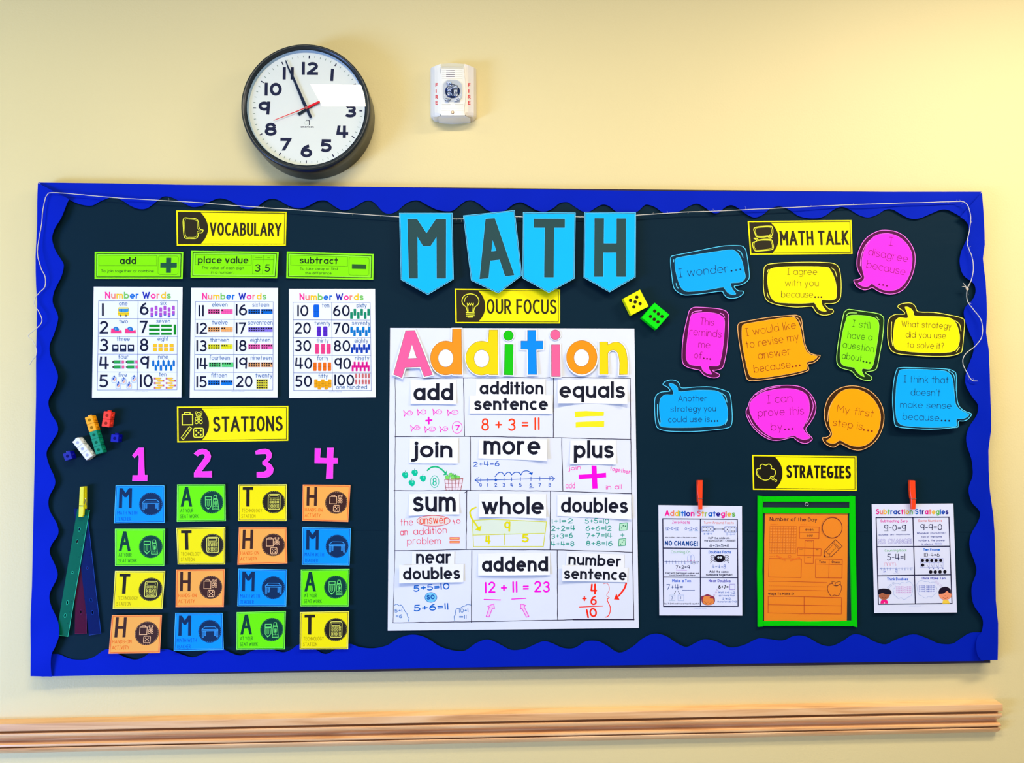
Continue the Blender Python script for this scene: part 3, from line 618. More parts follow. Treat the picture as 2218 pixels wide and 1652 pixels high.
# ================================================================== fire alarm strobe
Ff = Frame(900, 110, 9.175)
IV = (240, 238, 226)
base = pt(*Ff(745, 800), 0)
FA = empty('fire_alarm', 'small white fire alarm strobe with red lettering on the wall right of the clock', 'fire alarm', (base.x, -.0005, base.z))
def solid(name, poly, hf, rgb, parent, kind='plastic', g=6, label=None, h0=0.0, smooth=True):
    s = Sheet(name, label, None, poly, rgb, 0, fr=Ff, parent=parent, kind=kind, back=h0, hf=lambda x, y: hf((x - Ff.x0) * Ff.s, (y - Ff.y0) * Ff.s), g=g)
    return s
def sm(t): t = max(0, min(1, t)); return t * t * (3 - 2 * t)
b = Buf(); prism(b, [(330, 345), (1170, 345), (1185, 1330), (1000, 1372), (740, 1388), (500, 1375), (320, 1330)], .012, 0, mat((190, 186, 160), 'plastic'), Ff); b.build('back_plate', FA)
wing = lambda x, y: .014 + .020 * sm(min(x - 296, 1210 - x) / 60) + .006 * sm(min(x - 300, 1200 - x) / 210) - .006 * sm((y - 1250) / 90)
solid('side_panel', [(298, 352), (330, 325), (470, 268), (500, 266), (500, 560), (470, 800), (500, 1060), (515, 1230), (480, 1295), (420, 1312), (310, 1312), (298, 1290)], wing, IV, FA)
solid('side_panel', [(970, 262), (1010, 270), (1150, 325), (1205, 362), (1210, 1300), (1180, 1318), (1060, 1310), (985, 1270), (965, 1225), (980, 1060), (1000, 800), (965, 560)], wing, (238, 228, 216), FA)
mid = lambda x, y: .020 + .026 * sm((min(y - 235, 1400 - y)) / 120) + .004 * (1 - ((x - 735) / 260) ** 2)
solid('body', [(490, 262), (640, 250), (800, 248), (975, 262), (960, 400), (985, 600), (1002, 800), (985, 1000), (962, 1200), (985, 1290), (1090, 1330), (900, 1375), (740, 1384), (580, 1370), (450, 1335), (505, 1280), (515, 1200), (488, 1000), (468, 800), (488, 600), (508, 400)], mid, IV, FA, g=5)
hm = lambda x, y: mid((x - Ff.x0) * Ff.s, (y - Ff.y0) * Ff.s)
class Srf:
    flat = False
    def __init__(s, o, f): s.o, s.f = o, f
    def H(s, x, y): return s.f(x, y)
iv = Ink(Srf(FA, hm), Ff)
for k in range(4): iv.line([(608, 396 + k * 38), (780, 394 + k * 38)], 13, (58, 30, 60), 2, cap='b')
iv.done('sound_slot', FA)
iv = Ink(Srf(FA, hm), Ff)
for y in (318, 356, 394, 432, 470, 510, 548, 1060, 1098, 1140, 1182):
    for x0, x1 in ((530, 600), (790, 930)) if 380 < y < 530 else ((530, 690), (790, 945)) if 1050 < y < 1120 or y > 1170 else ((530, 930),):
        iv.line([(x0, y), (x1, y)], 9, (214, 208, 186), 1)
iv.done('grille_rib', FA)
iw = Ink(Srf(FA, lambda x, y: wing((x - Ff.x0) * Ff.s, (y - Ff.y0) * Ff.s)), Ff)
for ch, y in (('F', 715), ('I', 832), ('R', 950), ('E', 1065)):
    for x0, x1 in ((396, 440), (1040, 1092)):
        if ch == 'I': iw.line([((x0 + x1) / 2 - 8, y), ((x0 + x1) / 2 - 8, y - 66)], 17, (228, 22, 44), 2, cap='b')
        else: iw.text(ch, (x0, y), (x1, y), 72, 15, (228, 22, 44), 2, cap='s')
iw.done('fire_lettering', FA)
lens = rrect(525, 560, 940, 1035, 150, 7)
b = Buf(); prism(b, rrect(545, 580, 922, 1015, 130, 7), .0505, .03, mat((168, 178, 190), 'plastic'), Ff); b.build('reflector', FA)
b = Buf()
chrome = mat((225, 232, 245), 'metal'); dk = mat((40, 60, 110), 'metal')  # darker blue metal puts shading into the strobe's chrome
for cm_ in (chrome, dk):
    nt_ = cm_.node_tree; n_b = nt_.nodes.new('ShaderNodeTexVoronoi'); n_b.inputs['Scale'].default_value = 260; t_c = nt_.nodes.new('ShaderNodeTexCoord'); b_p = nt_.nodes.new('ShaderNodeBump')
    b_p.inputs['Strength'].default_value = 1; b_p.inputs['Distance'].default_value = .004; nt_.links.new(t_c.outputs['Object'], n_b.inputs['Vector']); nt_.links.new(n_b.outputs['Distance'], b_p.inputs['Height']); nt_.links.new(b_p.outputs['Normal'], nt_.nodes['Principled BSDF'].inputs['Normal'])
prism(b, ell(735, 800, 150, 135, 14), .0525, .045, dk, Ff); prism(b, rrect(625, 665, 845, 895, 30), .0545, .045, chrome, Ff, bevel=.003)
prism(b, [(600, 940), (700, 960), (650, 1010), (590, 990)], .054, .045, chrome, Ff); prism(b, [(780, 960), (880, 930), (880, 990), (770, 1015)], .054, .045, chrome, Ff)
prism(b, ell(735, 800, 26, 60, 10), .0575, .045, dk, Ff); prism(b, ell(665, 640, 60, 22, 10), .054, .045, chrome, Ff); b.build('flash_tube', FA)
b = Buf(); V = []; nl = 24; c0 = (733, 798); lp = lens
rings = [(1, .0495), (.97, .0555), (.85, .0595), (.55, .0625), (.02, .0635)]
for k, h in rings: V += [pt(*Ff(c0[0] + (x - c0[0]) * k, c0[1] + (y - c0[1]) * k), h) for x, y in lp]
n = len(lp); b.add(V, [[i * n + j, (i + 1) * n + j, (i + 1) * n + (j + 1) % n, i * n + (j + 1) % n] for i in range(4) for j in range(n)] + [[4 * n + j for j in range(n)]], gm); b.build('clear_lens', FA, smooth=True)
b = Buf(); hs = mid(737, 1218); prism(b, ell(737, 1218, 30, 34, 16), hs + .0015, hs - .008, mat((110, 92, 84), 'metal'), Ff, bevel=.001); b.build('screw', FA)

# ================================================================== header signs
YEL = (255, 240, 0); DKY = (46, 40, 22)
def sign(label, q, fr, word, tx, ty, wt, icon, h, H=32.2, curl=None, dark=DKY, L=None):
    q = [fr(*p) for p in q]; F = Quad(q, 100, H)
    s = Sheet('header_sign', label, 'sign', q, YEL, h, 'yellow section headers', curl)
    i = s.ink(F); i.line(rect(1.6, 1.5, 98.4, H - 1.5), .55, dark, 1, closed=True, cap='s'); i.done('border_line')
    i = s.ink(F); arc = catmull([(22, 1.6), (26, 6.5), (28.3, 12), (28.7, H / 2), (28.3, H - 12), (26, H - 6.5), (22, H - 1.6)], False, 4)
    i.fill([(1.6, 1.5)] + arc + [(1.6, H - 1.5)], dark, 2); P = i.done('icon_panel')
    i = s.ink(F); icon(i); i.done('icon_drawing', P)
    i = s.ink(F); i.text(word, (tx[0], ty[1]), (tx[1], ty[1]), ty[1] - ty[0], wt, dark, 2, cap='s', gap=.12); i.done('lettering')
IY = (244, 240, 60)
def ic_voc(i):
    p = catmull([(6.6, 7.3), (12, 6.9), (17.5, 7.4), (19.9, 10), (20.4, 14.7), (21.8, 17), (24.3, 17.6), (22.7, 20.0), (19.8, 20.2), (19.6, 22.8), (17.5, 25), (12, 25.1), (7.3, 24.2), (6.2, 15.6)])
    i.line(p, .75, IY, 4, closed=True); p = catmull([(8.2, 8.3), (12, 7.9), (17, 8.4), (18.9, 10.4), (19.2, 15.2), (20.6, 18), (22.2, 18.4), (19, 19.0), (18.4, 22.5), (16.5, 23.9), (12, 24.1), (8.6, 23.4), (7.4, 15.6)])
    i.line(p, .35, IY, 4, closed=True)
def ic_talk(i):
    f = lambda l: [((x - 120) / 12.4, (y - 103) / 12.4) for x, y in l]
    i.line(f(catmull([(187, 195), (250, 172), (390, 167), (410, 190), (412, 240), (398, 275), (370, 270), (372, 290), (395, 300), (375, 310), (345, 290), (300, 296), (215, 292), (200, 260)])), .9, IY, 4, closed=True)
    i.line(f(catmull([(205, 200), (250, 182), (375, 178), (395, 200), (396, 240), (380, 265), (355, 275), (300, 284), (225, 282), (210, 255)])), .35, IY, 4, closed=True)
    i.line(f(catmull([(180, 310), (215, 312), (235, 330), (300, 322), (385, 328), (402, 370), (405, 420), (385, 445), (300, 455), (200, 462), (175, 445), (160, 400), (165, 360), (205, 345), (205, 325)])), .9, IY, 4, closed=True)
    i.line(f(catmull([(190, 350), (240, 338), (300, 334), (375, 340), (390, 375), (392, 415), (375, 433), (300, 443), (210, 450), (188, 435), (176, 400)])), .35, IY, 4, closed=True)
def ic_cloud(i):
    f = lambda l: [((x - 40) / 9.33, (y - 62) / 9.33) for x, y in l]
    i.line(f(catmull([(108, 160), (130, 143), (160, 152), (190, 141), (212, 160), (208, 180), (238, 190), (246, 220), (232, 248), (203, 253), (190, 275), (150, 285), (112, 270), (80, 240), (76, 200), (88, 184), (112, 182)])), .75, IY, 4, closed=True)
    i.line(f(catmull([(92, 195), (84, 215), (92, 240), (116, 262)], False)), .3, IY, 4)
    i.line(f(ell(222, 271, 11)), .6, IY, 4, closed=True); i.line(f(ell(247, 288, 9)), .6, IY, 4, closed=True)
def ic_bulb(i):
    f = lambda l: [((x - 507) / 7.88, (y - 678) / 7.88) for x, y in l]
    i.line(f(catmull([(598, 848), (590, 815), (565, 792), (560, 760), (580, 728), (622, 716), (665, 728), (685, 760), (680, 792), (655, 815), (645, 848)], False)), .8, IY, 4)
    i.line(f([(605, 845), (598, 785), (608, 800), (614, 785), (622, 800), (630, 785), (637, 800), (645, 785), (638, 845)]), .6, IY, 4)
    for y in (855, 867, 880): i.line(f([(590, y), (650, y - 3)]), 1.0, IY, 4)
    i.line(f([(602, 888), (636, 887)]), 1.1, IY, 4); i.line(f(catmull([(578, 772), (584, 748), (602, 734)], False)), .6, IY, 4)
def bear(i, cx, cy, s, c, L=4):
    w = s * .085
    for dx in (-.33, .33): i.line(ell(cx + dx * s, cy - .86 * s, .15 * s, n=12), w, c, L, closed=True)
    i.line(ell(cx, cy - .58 * s, .36 * s, .34 * s, 16), w, c, L, closed=True); i.line(ell(cx, cy - .47 * s, .15 * s, .12 * s, 10), w * .8, c, L, closed=True)
    for dx in (-.3, .3):
        i.line(ell(cx + dx * s, cy - .02 * s, .2 * s, n=12), w, c, L, closed=True); i.line(ell(cx + dx * s, cy + .45 * s, .22 * s, n=12), w, c, L, closed=True)
    i.line([(cx, cy - .18 * s), (cx, cy + .3 * s)], w, c, L); i.line([(cx - .12 * s, cy + .12 * s), (cx + .12 * s, cy + .12 * s)], w, c, L)
def die_ic(i, x0, y0, x1, y1, w, c, L=4):
    i.line(rrect(x0, y0, x1, y1, (x1 - x0) * .16), w, c, L, closed=True); s = x1 - x0
    for u, v in ((.27, .27), (.73, .27), (.5, .5), (.27, .73), (.73, .73)): i.fill(ell(x0 + u * s, y0 + v * (y1 - y0), s * .1, n=10), c, L)
def ic_stat(i):
    f = lambda l: [((x - 70) / 12.43, (y - 103) / 12.43) for x, y in l]
    i.line(f(rect(128, 190, 244, 303)), 1.0, IY, 4, closed=True, cap='s'); i.line(f([(155, 187), (155, 168), (216, 166), (216, 187)]), .8, IY, 4)
    bear(i, (312 - 70) / 12.43, (240 - 103) / 12.43, 6.4, IY); i.line(f(rot(rect(98, 378, 252, 410), (175, 397), -52)), .7, IY, 4, closed=True, cap='s')
    for k in range(6): i.line(f(rot([(115 + k * 24, 410), (115 + k * 24, 398)], (175, 397), -52)), .45, IY, 4)
    die_ic(i, 14.8, 19.2, 23.6, 27.2, .9, IY)
Vf = Frame(370, 440, 4.436); Sf = Frame(370, 860, 5.158); Mf = Frame(840, 430, 3.466); B0 = Frame(1600, 460, 5.545); STf = Frame(1620, 970, 4.13)
sign('yellow header sign reading VOCABULARY with a speech bubble icon', [(52, 68), (1113, 82), (1105, 408), (57, 408)], Vf, 'VOCABULARY', (30.3, 95.5), (10.6, 22.6), 1.75, ic_voc, BF + .0012, 31.6, {'bc': .002})
sign('yellow header sign reading STATIONS with brick, bear, ruler and die icons', [(68, 105), (1313, 97), (1312, 487), (72, 506)], Sf, 'STATIONS', (32.3, 95), (9.1, 22.7), 2.0, ic_stat, BF + .0012, 31.6)
sign('yellow header sign reading OUR FOCUS with a light bulb icon', [(503, 675), (1293, 682), (1293, 937), (508, 935)], Mf, 'OUR FOCUS', (30, 96.8), (9.6, 23.4), 1.75, ic_bulb, BF + .0012, 32.4)
sign('yellow header sign reading MATH TALK with two speech bubble icons', [(108, 103), (1355, 92), (1368, 497), (138, 508)], B0, 'MATH TALK', (30, 96.5), (9.8, 23.6), 2.1, ic_talk, BF + .0012, 32.4)
sign('yellow header sign reading STRATEGIES with a thought cloud icon', [(37, 62), (972, 73), (973, 383), (45, 374)], STf, 'STRATEGIES', (32.5, 94.6), (9.3, 21.6), 2.1, ic_cloud, BF + .0012, 33.2, dark=(28, 24, 14))

# ================================================================== vocabulary cards
P1 = Frame(190, 530, 4.857); P2 = Frame(490, 530, 4.859)
GRN = (134, 238, 0); DG = (24, 52, 24); GL_ = (52, 120, 20)
def vcard(label, q, fr, curl):
    s = Sheet('vocabulary_card', label, 'card', q, (150, 255, 40), BF + .0012, 'green vocabulary cards', curl, fr=fr)
    F = Quad([fr(*p) for p in q], 930, 283); i = s.ink(F)
    i.fill(rect(7, 7, 923, 276), GRN, 1); i.line(rect(22, 20, 908, 263), 7, DG, 2, closed=True, cap='s'); i.line(rect(31, 29, 899, 254), 2.2, (190, 255, 120), 2, closed=True, cap='s'); i.done('border_line')
    return s, F
s, F = vcard('green word card reading add, with a dark plus sign', [(73, 73), (1005, 75), (998, 358), (72, 358)], P1, {'b': .003, 'r': .003})
i = s.ink(F); i.line(rect(46, 38, 652, 145), 2.5, GL_, 2, closed=True, cap='s'); i.line(rrect(668, 42, 880, 238, 22), 2.5, GL_, 2, closed=True); i.done('box_outline')
i = s.ink(F); i.text('add', (265, 128), (437, 128), 75, 13, DG, 3, cap='s'); i.text('To join together or combine', (68, 215), (624, 215), 30, 3.6, (50, 100, 30), 3); i.done('lettering')
i = s.ink(F); i.fill([(752, 62), (805, 62), (805, 115), (865, 115), (865, 166), (805, 166), (805, 220), (752, 220), (752, 166), (692, 166), (692, 115), (752, 115)], (28, 84, 60), 3); i.done('plus_symbol')
s, F = vcard('green word card reading place value, with a tens and ones chart', [(1088, 62), (2009, 75), (1992, 352), (1083, 345)], P1, {'b': .004, 'r': .005, 'bc': .003})
i = s.ink(F); i.line(rect(48, 36, 645, 146), 2.5, GL_, 2, closed=True, cap='s'); i.line(rect(662, 38, 880, 238), 2.5, GL_, 2, closed=True, cap='s'); i.line([(770, 38), (770, 238)], 2.5, GL_, 2); i.line([(662, 85), (880, 85)], 2.5, GL_, 2); i.done('box_outline')
i = s.ink(F); i.text('place value', (74, 132), (612, 128), 76, 12, DG, 3, cap='s'); i.text('The value of each digit', (118, 192), (566, 192), 32, 3.6, (50, 100, 30), 3); i.text('in a number.', (218, 240), (462, 240), 30, 3.6, (50, 100, 30), 3)
i.text('3', (688, 215), (744, 215), 80, 11, DG, 3); i.text('5', (795, 215), (848, 215), 80, 11, DG, 3); i.text('hundreds', (682, 66), (755, 66), 11, 2.2, GL_, 3); i.text('tens', (812, 66), (842, 66), 11, 2.2, GL_, 3); i.done('lettering')
s, F = vcard('green word card reading subtract, with a dark minus sign', [(637, 70), (1552, 97), (1547, 367), (632, 352)], P2, {'b': .003, 'bc': .002})
i = s.ink(F); i.line(rect(44, 38, 652, 143), 2.5, GL_, 2, closed=True, cap='s'); i.line(rrect(668, 40, 882, 238, 22), 2.5, GL_, 2, closed=True); i.done('box_outline')
i = s.ink(F); i.text('subtract', (140, 123), (548, 120), 72, 12, DG, 3, cap='s'); i.text('To take away or find', (145, 193), (548, 185), 32, 3.6, (50, 100, 30), 3); i.text('the difference.', (200, 240), (490, 235), 30, 3.6, (50, 100, 30), 3); i.done('lettering')
i = s.ink(F); i.fill(rect(700, 118, 852, 168), (40, 90, 40), 3); i.done('minus_symbol')

# ================================================================== number word posters
PK, SA, YE, GN, BL, NV, PU = (255, 50, 150), (246, 140, 120), (250, 200, 30), (120, 200, 90), (0, 110, 210), (20, 40, 170), (100, 60, 190)
WHT = (240, 242, 248); INK = (16, 22, 52); WB = (30, 100, 160); GB = (50, 90, 160)
def nposter(label, q, fr, title, tx, ty, cols, grid, left, right, words, pics, curl):
    s = Sheet('number_poster', label, 'poster', q, WHT, BF + .0012, 'number word posters', curl, fr=fr)
    i = s.ink(fr); i.text(title, (tx[0], ty), (tx[1], ty), 72, 13, cols, 2, cap='s', hollow=None); i.done('title_lettering')
    i = s.ink(fr); (tl, tr, br, bl), mx0, mx1, ys = grid
    i.line([tl, tr, br, bl], 3.6, GB, 2, closed=True, cap='s'); i.line([(mx0, tl[1]), (mx1, bl[1])], 3.6, GB, 2, cap='b')
    for y in ys: i.line([(tl[0] + (bl[0] - tl[0]) * (y - tl[1]) / (bl[1] - tl[1]), y), (tr[0] + (br[0] - tr[0]) * (y - tl[1]) / (br[1] - tr[1]), y + 2)], 3.6, GB, 2, cap='b')
    i.text('classroom resources', (tl[0] + 380, bl[1] + 15), (tl[0] + 515, bl[1] + 15), 7, 1.4, (150, 180, 220), 2); i.done('grid_lines')
    i = s.ink(fr)
    for t, x0, x1, y, h in left + right: i.text(t, (x0, y), (x1, y), h, 20 if h > 125 else 17, INK, 2, cap='s'); i.cut('numeral')
    i = s.ink(fr)
    for t, x0, x1, y in words: i.text(t, (x0, y), (x1, y), 48, 4.6, WB, 2); i.cut('word_lettering')
    i = s.ink(fr); pics(i); i.cut()
RB = [PK, SA, YE, GN, BL, BL, (0, 0, 0), NV, PK, SA, YE, GN]
def pics1(i):
    i.fill(rrect(318, 660, 435, 745, 12), (250, 214, 40), 2); i.fill(rrect(325, 660, 430, 710, 22), (60, 150, 210), 3); i.fill(rrect(322, 655, 426, 674, 8), (236, 226, 130), 4)
    i.line([(318, 724), (435, 724)], 3, (60, 50, 20), 4); i.dots([(345, 745), (403, 745)], 10, (30, 30, 34), 4); i.dots([(345, 745), (403, 745)], 4, (180, 180, 180), 5)
    i.cut()
    for x in (356, 393): i.line([(x, 676), (x, 706)], 2.5, (20, 60, 140), 4)
    i.cut()
    for x in (242, 390):
        i.fill(ell(x + 55, 893, 32, n=16), (40, 120, 190), 2); i.fill([(x, 930), (x + 5, 880), (x + 25, 880), (x + 45, 902), (x + 82, 905), (x + 112, 893), (x + 118, 930)], (246, 60, 130), 3); i.dots([(x + 52, 885)], 10, (110, 180, 220), 3)
    i.cut()
    for x in (258, 340, 422): i.fill(rrect(x, 1050, x + 65, 1125, 5), (18, 28, 60), 2); i.fill(rrect(x + 12, 1064, x + 53, 1092, 6), (235, 238, 245), 3); i.line([(x + 10, 1112), (x + 55, 1112)], 3, (70, 90, 140), 3)
    i.cut()
    for x, y in ((252, 1232), (395, 1232), (254, 1286), (398, 1286)):
        i.fill([(x, y), (x + 22, y - 15), (x + 22, y + 15)], (60, 50, 50), 2); i.fill(rect(x + 20, y - 17, x + 106, y + 17), (40, 160, 70), 3); i.fill(rect(x + 90, y - 17, x + 106, y + 17), (170, 180, 190), 4); i.fill(rrect(x + 106, y - 17, x + 130, y + 17, 6), (240, 90, 150), 3)
    i.cut()
    for x, y in ((278, 1415), (378, 1432), (487, 1412), (322, 1478), (436, 1480)):
        i.line(rrect(x - 26, y - 24, x + 26, y + 34, 12), 3, (90, 150, 210), 2, closed=True); i.fill([(x, y - 45), (x + 11, y - 24), (x - 11, y - 24)], (24, 80, 170), 3); i.fill([(x - 14, y + 22), (x + 16, y - 18), (x + 18, y + 4), (x + 2, y + 22)], (244, 180, 150), 3); i.fill([(x - 16, y - 16), (x + 12, y - 20), (x - 16, y + 14)], (30, 80, 180), 3)
    i.cut()
    for k, x in enumerate((660, 705, 753, 797, 842, 887)):
        y = 658 if k % 2 == 0 else 640
        i.fill(rrect(x, y, x + 29, y + 104, 8), (176, 80, 196), 2); i.fill(rect(x, y + 45, x + 29, y + 55), (238, 236, 244), 3); i.fill(rrect(x + 3, y + 90, x + 26, y + 106, 4), (90, 110, 200), 3)
    i.cut()
    for x in (645, 772):
        for y in (838, 879, 922): i.fill(rect(x, y, x + 112, y + 26), (10, 140, 30), 2); i.line([(x, y + 3), (x + 112, y + 3)], 3, (90, 200, 90), 3)
    i.fill(rect(904, 838, 930, 946), (10, 140, 30), 2)
    i.cut()
    for x in (686, 745, 803, 862):
        for y in (1042, 1085): i.fill(rect(x, y, x + 40, y + 34), (250, 196, 30), 2); i.line(rect(x, y, x + 40, y + 34), 1.6, (220, 160, 60), 3, closed=True)
    i.cut()
    for k in range(9):
        x = 677 + (k // 2) * 54 + (27 if k % 2 else 0); y = 1207 + (48 if k % 2 else 0)
        i.fill([(x, y + 18), (x + 12, y), (x + 24, y + 18), (x + 24, y + 70), (x, y + 70)], (0, 110, 190), 2)
    i.cut()
    for k in range(10):
        x = (696 if k < 5 else 820) + (k % 2) * 30 * (1 if k < 5 else 1); y = 1406 + (k % 5) * 24.5
        d = 1 if k % 2 == 0 else -1; x = (696 if k < 5 else 820) + (27 if (k % 5) % 2 else 0); d = -1 if (k % 5) % 2 else 1
        X0, X1 = (x, x + 82) if d == 1 else (x + 82, x)
        i.fill([(X0, y - 10), (X0 + d * 18, y - 10), (X0 + d * 18, y + 10), (X0, y + 10)], (190, 90, 130), 2); i.fill([(X0 + d * 18, y - 10), (X0 + d * 66, y - 10), (X0 + d * 66, y + 10), (X0 + d * 18, y + 10)], (246, 196, 50), 3); i.fill([(X0 + d * 66, y - 9), (X1, y), (X0 + d * 66, y + 9)], (210, 170, 130), 2)
g1 = (((115, 590), (945, 590), (938, 1525), (100, 1527)), 530, 522, (775, 963, 1150, 1337))
nposter('white Number Words poster for one to ten, leftmost of the three', [(63, 440), (998, 443), (985, 1607), (45, 1610)], P1, 'Number Words', (183, 875), 566, RB, g1,
        [('1', 146, 172, 748, 133), ('2', 124, 215, 935, 134), ('3', 122, 215, 1123, 135), ('4', 122, 222, 1308, 134), ('5', 122, 214, 1500, 134)],
        [('6', 548, 640, 738, 132), ('7', 547, 630, 930, 132), ('8', 548, 638, 1120, 134), ('9', 553, 645, 1305, 134), ('10', 548, 684, 1497, 134)],
        [('one', 330, 418, 638), ('two', 330, 422, 826), ('three', 305, 442, 1012), ('four', 322, 428, 1200), ('five', 322, 413, 1389), ('six', 763, 828, 633), ('seven', 722, 868, 824), ('eight', 735, 850, 1010), ('nine', 740, 848, 1200), ('ten', 750, 828, 1385)], pics1, {'b': .003, 'bc': .002})
def frame10(i, x0, y0, x1, y1, nd, col, rows=2):
    i.fill(rect(x0, y0, x1, y1), col, 2); c2 = tuple(int(v * .78) for v in col)
    for k in range(6): i.line([(x0 + (x1 - x0) * k / 5, y0), (x0 + (x1 - x0) * k / 5, y1)], 1.6, c2, 3, cap='b')
    for k in range(rows + 1): i.line([(x0, y0 + (y1 - y0) * k / rows), (x1, y0 + (y1 - y0) * k / rows)], 1.6, c2, 3, cap='b')
    for k in range(nd): i.fill(ell(x0 + (x1 - x0) * (k % 5 + .5) / 5, y0 + (y1 - y0) * (k // 5 + .5) / rows, 8.5, n=10), (22, 20, 30), 4)
def pics2(i):
    for k, (c, y) in enumerate(((255, 90, 170), 677), ) if 0 else enumerate([((255, 90, 170), 677), ((252, 176, 100), 866), ((236, 232, 30), 1048), ((90, 220, 120), 1237), ((0, 120, 220), 1426)]):
        x = 1268 if k != 3 else 1276
        frame10(i, x, y, x + 122, y + 48, 10, c if k else (232, 90, 160)); frame10(i, x + 134, y, x + 255, y + 48, k + 1, c); i.cut()
    for k, (c, y) in enumerate([((0, 110, 210), 677), ((140, 120, 226), 866), ((250, 100, 180), 1048), ((250, 180, 110), 1237)]):
        x = 1690; frame10(i, x, y, x + 122, y + 48, 10, c); frame10(i, x + (134 if k != 1 else 124), y, x + 254, y + 48, 6 + k, c); i.cut()
    frame10(i, 1775, 1415, 1892, 1515, 20, (236, 226, 60), 4)
g2 = (((1133, 597), (1952, 600), (1947, 1528), (1120, 1528)), 1542, 1535, (783, 968, 1153, 1340))
nposter('white Number Words poster for eleven to twenty, between the other two', [(1088, 452), (2002, 453), (1997, 1607), (1073, 1610)], P1, 'Number Words', (1203, 1880), 576, RB, g2,
        [('11', 1165, 1221, 752, 118), ('12', 1143, 1255, 937, 118), ('13', 1143, 1252, 1122, 118), ('14', 1145, 1260, 1308, 118), ('15', 1143, 1252, 1500, 118)],
        [('16', 1558, 1676, 742, 118), ('17', 1558, 1664, 934, 118), ('18', 1558, 1671, 1119, 118), ('19', 1558, 1678, 1304, 118), ('20', 1560, 1734, 1496, 118)],
        [('eleven', 1308, 1470, 651), ('twelve', 1308, 1472, 839), ('thirteen', 1288, 1485, 1023), ('fourteen', 1280, 1495, 1211), ('fifteen', 1298, 1465, 1395), ('sixteen', 1732, 1908, 652), ('seventeen', 1686, 1945, 840), ('eighteen', 1710, 1921, 1023), ('nineteen', 1714, 1933, 1211), ('twenty', 1765, 1941, 1396)], pics2, {'b': .002, 'r': .002})
def can(i, x, y, w_, h_, c):
    dkc = tuple(int(v * .65) for v in c); i.fill(rrect(x, y, x + w_, y + h_, min(w_, h_) * .2), c, 2 + (int(y) % 2)); i.line([(x, y + h_ * .52), (x + w_, y + h_ * .52)], 2, dkc, 4, cap='b')
    for k in (.33, .67): i.line([(x + w_ * k, y + 6), (x + w_ * k, y + h_ - 4)], 1.6, dkc, 4, cap='b')
def pics3(i):
    can(i, 918, 628, 60, 137, (0, 100, 220))
    i.cut()
    for x in (953, 1020): can(i, x, 858, 45, 105, (90, 40, 200))
    i.cut()
    for x in (934, 996, 1056): can(i, x, 1042, 44, 106, (250, 70, 140))
    i.cut()
    for x in (915, 966, 1017, 1068): can(i, x, 1237, 36, 90, (250, 116, 20))
    i.cut()
    for x, y in ((925, 1415), (997, 1415), (1070, 1415), (961, 1435), (1033, 1435)): can(i, x, y, 37, 88, (246, 170, 10))
    i.cut()
    for k in range(6): can(i, 1304 + k * 36, 708 if k % 2 == 0 else 674, 28, 70, (20, 150, 110))
    i.cut()
    for k in range(7): can(i, 1306 + k * 31, 861 if k % 2 == 0 else 896, 26, 64, (0, 130, 210))
    i.cut()
    for k in range(8): can(i, 1312 + k * 25.5, 1076 if k % 2 == 0 else 1046, 24, 62, (10, 70, 190))
    i.cut()
    for k in range(9): can(i, 1320 + k * 21, 1268 if k % 2 == 0 else 1230, 21, 62, (236, 20, 150))
    i.cut()
    for x in (1357, 1392, 1426, 1460, 1492):
        for y in (1353, 1415): can(i, x, y, 20, 52, (226, 120, 120))
g3 = (((703, 605), (1515, 607), (1527, 1533), (710, 1533)), 1110, 1118, (790, 975, 1162, 1347))
nposter('white Number Words poster counting by tens to one hundred, rightmost of the three', [(660, 463), (1567, 463), (1574, 1605), (662, 1613)], P2, 'Number Words', (772, 1445), 584, RB, g3,
        [('10', 748, 864, 752, 118), ('20', 721, 890, 935, 118), ('30', 722, 893, 1122, 118), ('40', 725, 905, 1306, 118), ('50', 727, 902, 1494, 118)],
        [('60', 1125, 1300, 752, 118), ('70', 1128, 1298, 937, 118), ('80', 1132, 1306, 1123, 118), ('90', 1138, 1313, 1308, 118), ('100', 1138, 1346, 1481, 115)],
        [('ten', 1008, 1085, 659), ('twenty', 928, 1097, 846), ('thirty', 950, 1077, 1031), ('forty', 957, 1073, 1214), ('fifty', 970, 1068, 1402), ('sixty', 1370, 1477, 659), ('seventy', 1323, 1515, 845), ('eighty', 1350, 1493, 1031), ('ninety', 1355, 1505, 1214), ('one hundred', 1158, 1482, 1519)], pics3, {'b': .001, 'l': .001})

# ================================================================== pink numerals
PNK = (255, 60, 235)
U = Frame(110, 860, 6.721)
def numeral(word, fr, poly, curl=None):
    s = Sheet('paper_numeral', 'pink paper cut-out numeral %s above its column of station cards' % word, 'paper numeral', poly, (250, 96, 240), BF + .0022, 'pink column numerals', curl, fr=fr)
    i = s.ink(fr); i.fill(offset(poly, -1.3 * fr.s), (250, 40, 190), 1); i.fill(offset(poly, -1.75 * fr.s), PNK, 2); i.done('outline_print')
numeral('one', U, [(1272, 735), (1355, 735), (1362, 1000), (1368, 1132), (1408, 1132), (1405, 1218), (1185, 1218), (1190, 1135), (1268, 1135), (1282, 880), (1275, 835), (1218, 888), (1183, 848)])
numeral('two', Sf, [(255, 630), (300, 590), (350, 575), (400, 585), (435, 615), (450, 660), (440, 705), (410, 745), (370, 795), (345, 828), (460, 825), (460, 895), (258, 893), (258, 845), (300, 780), (350, 710), (380, 665), (375, 640), (350, 635), (322, 645), (298, 662)])
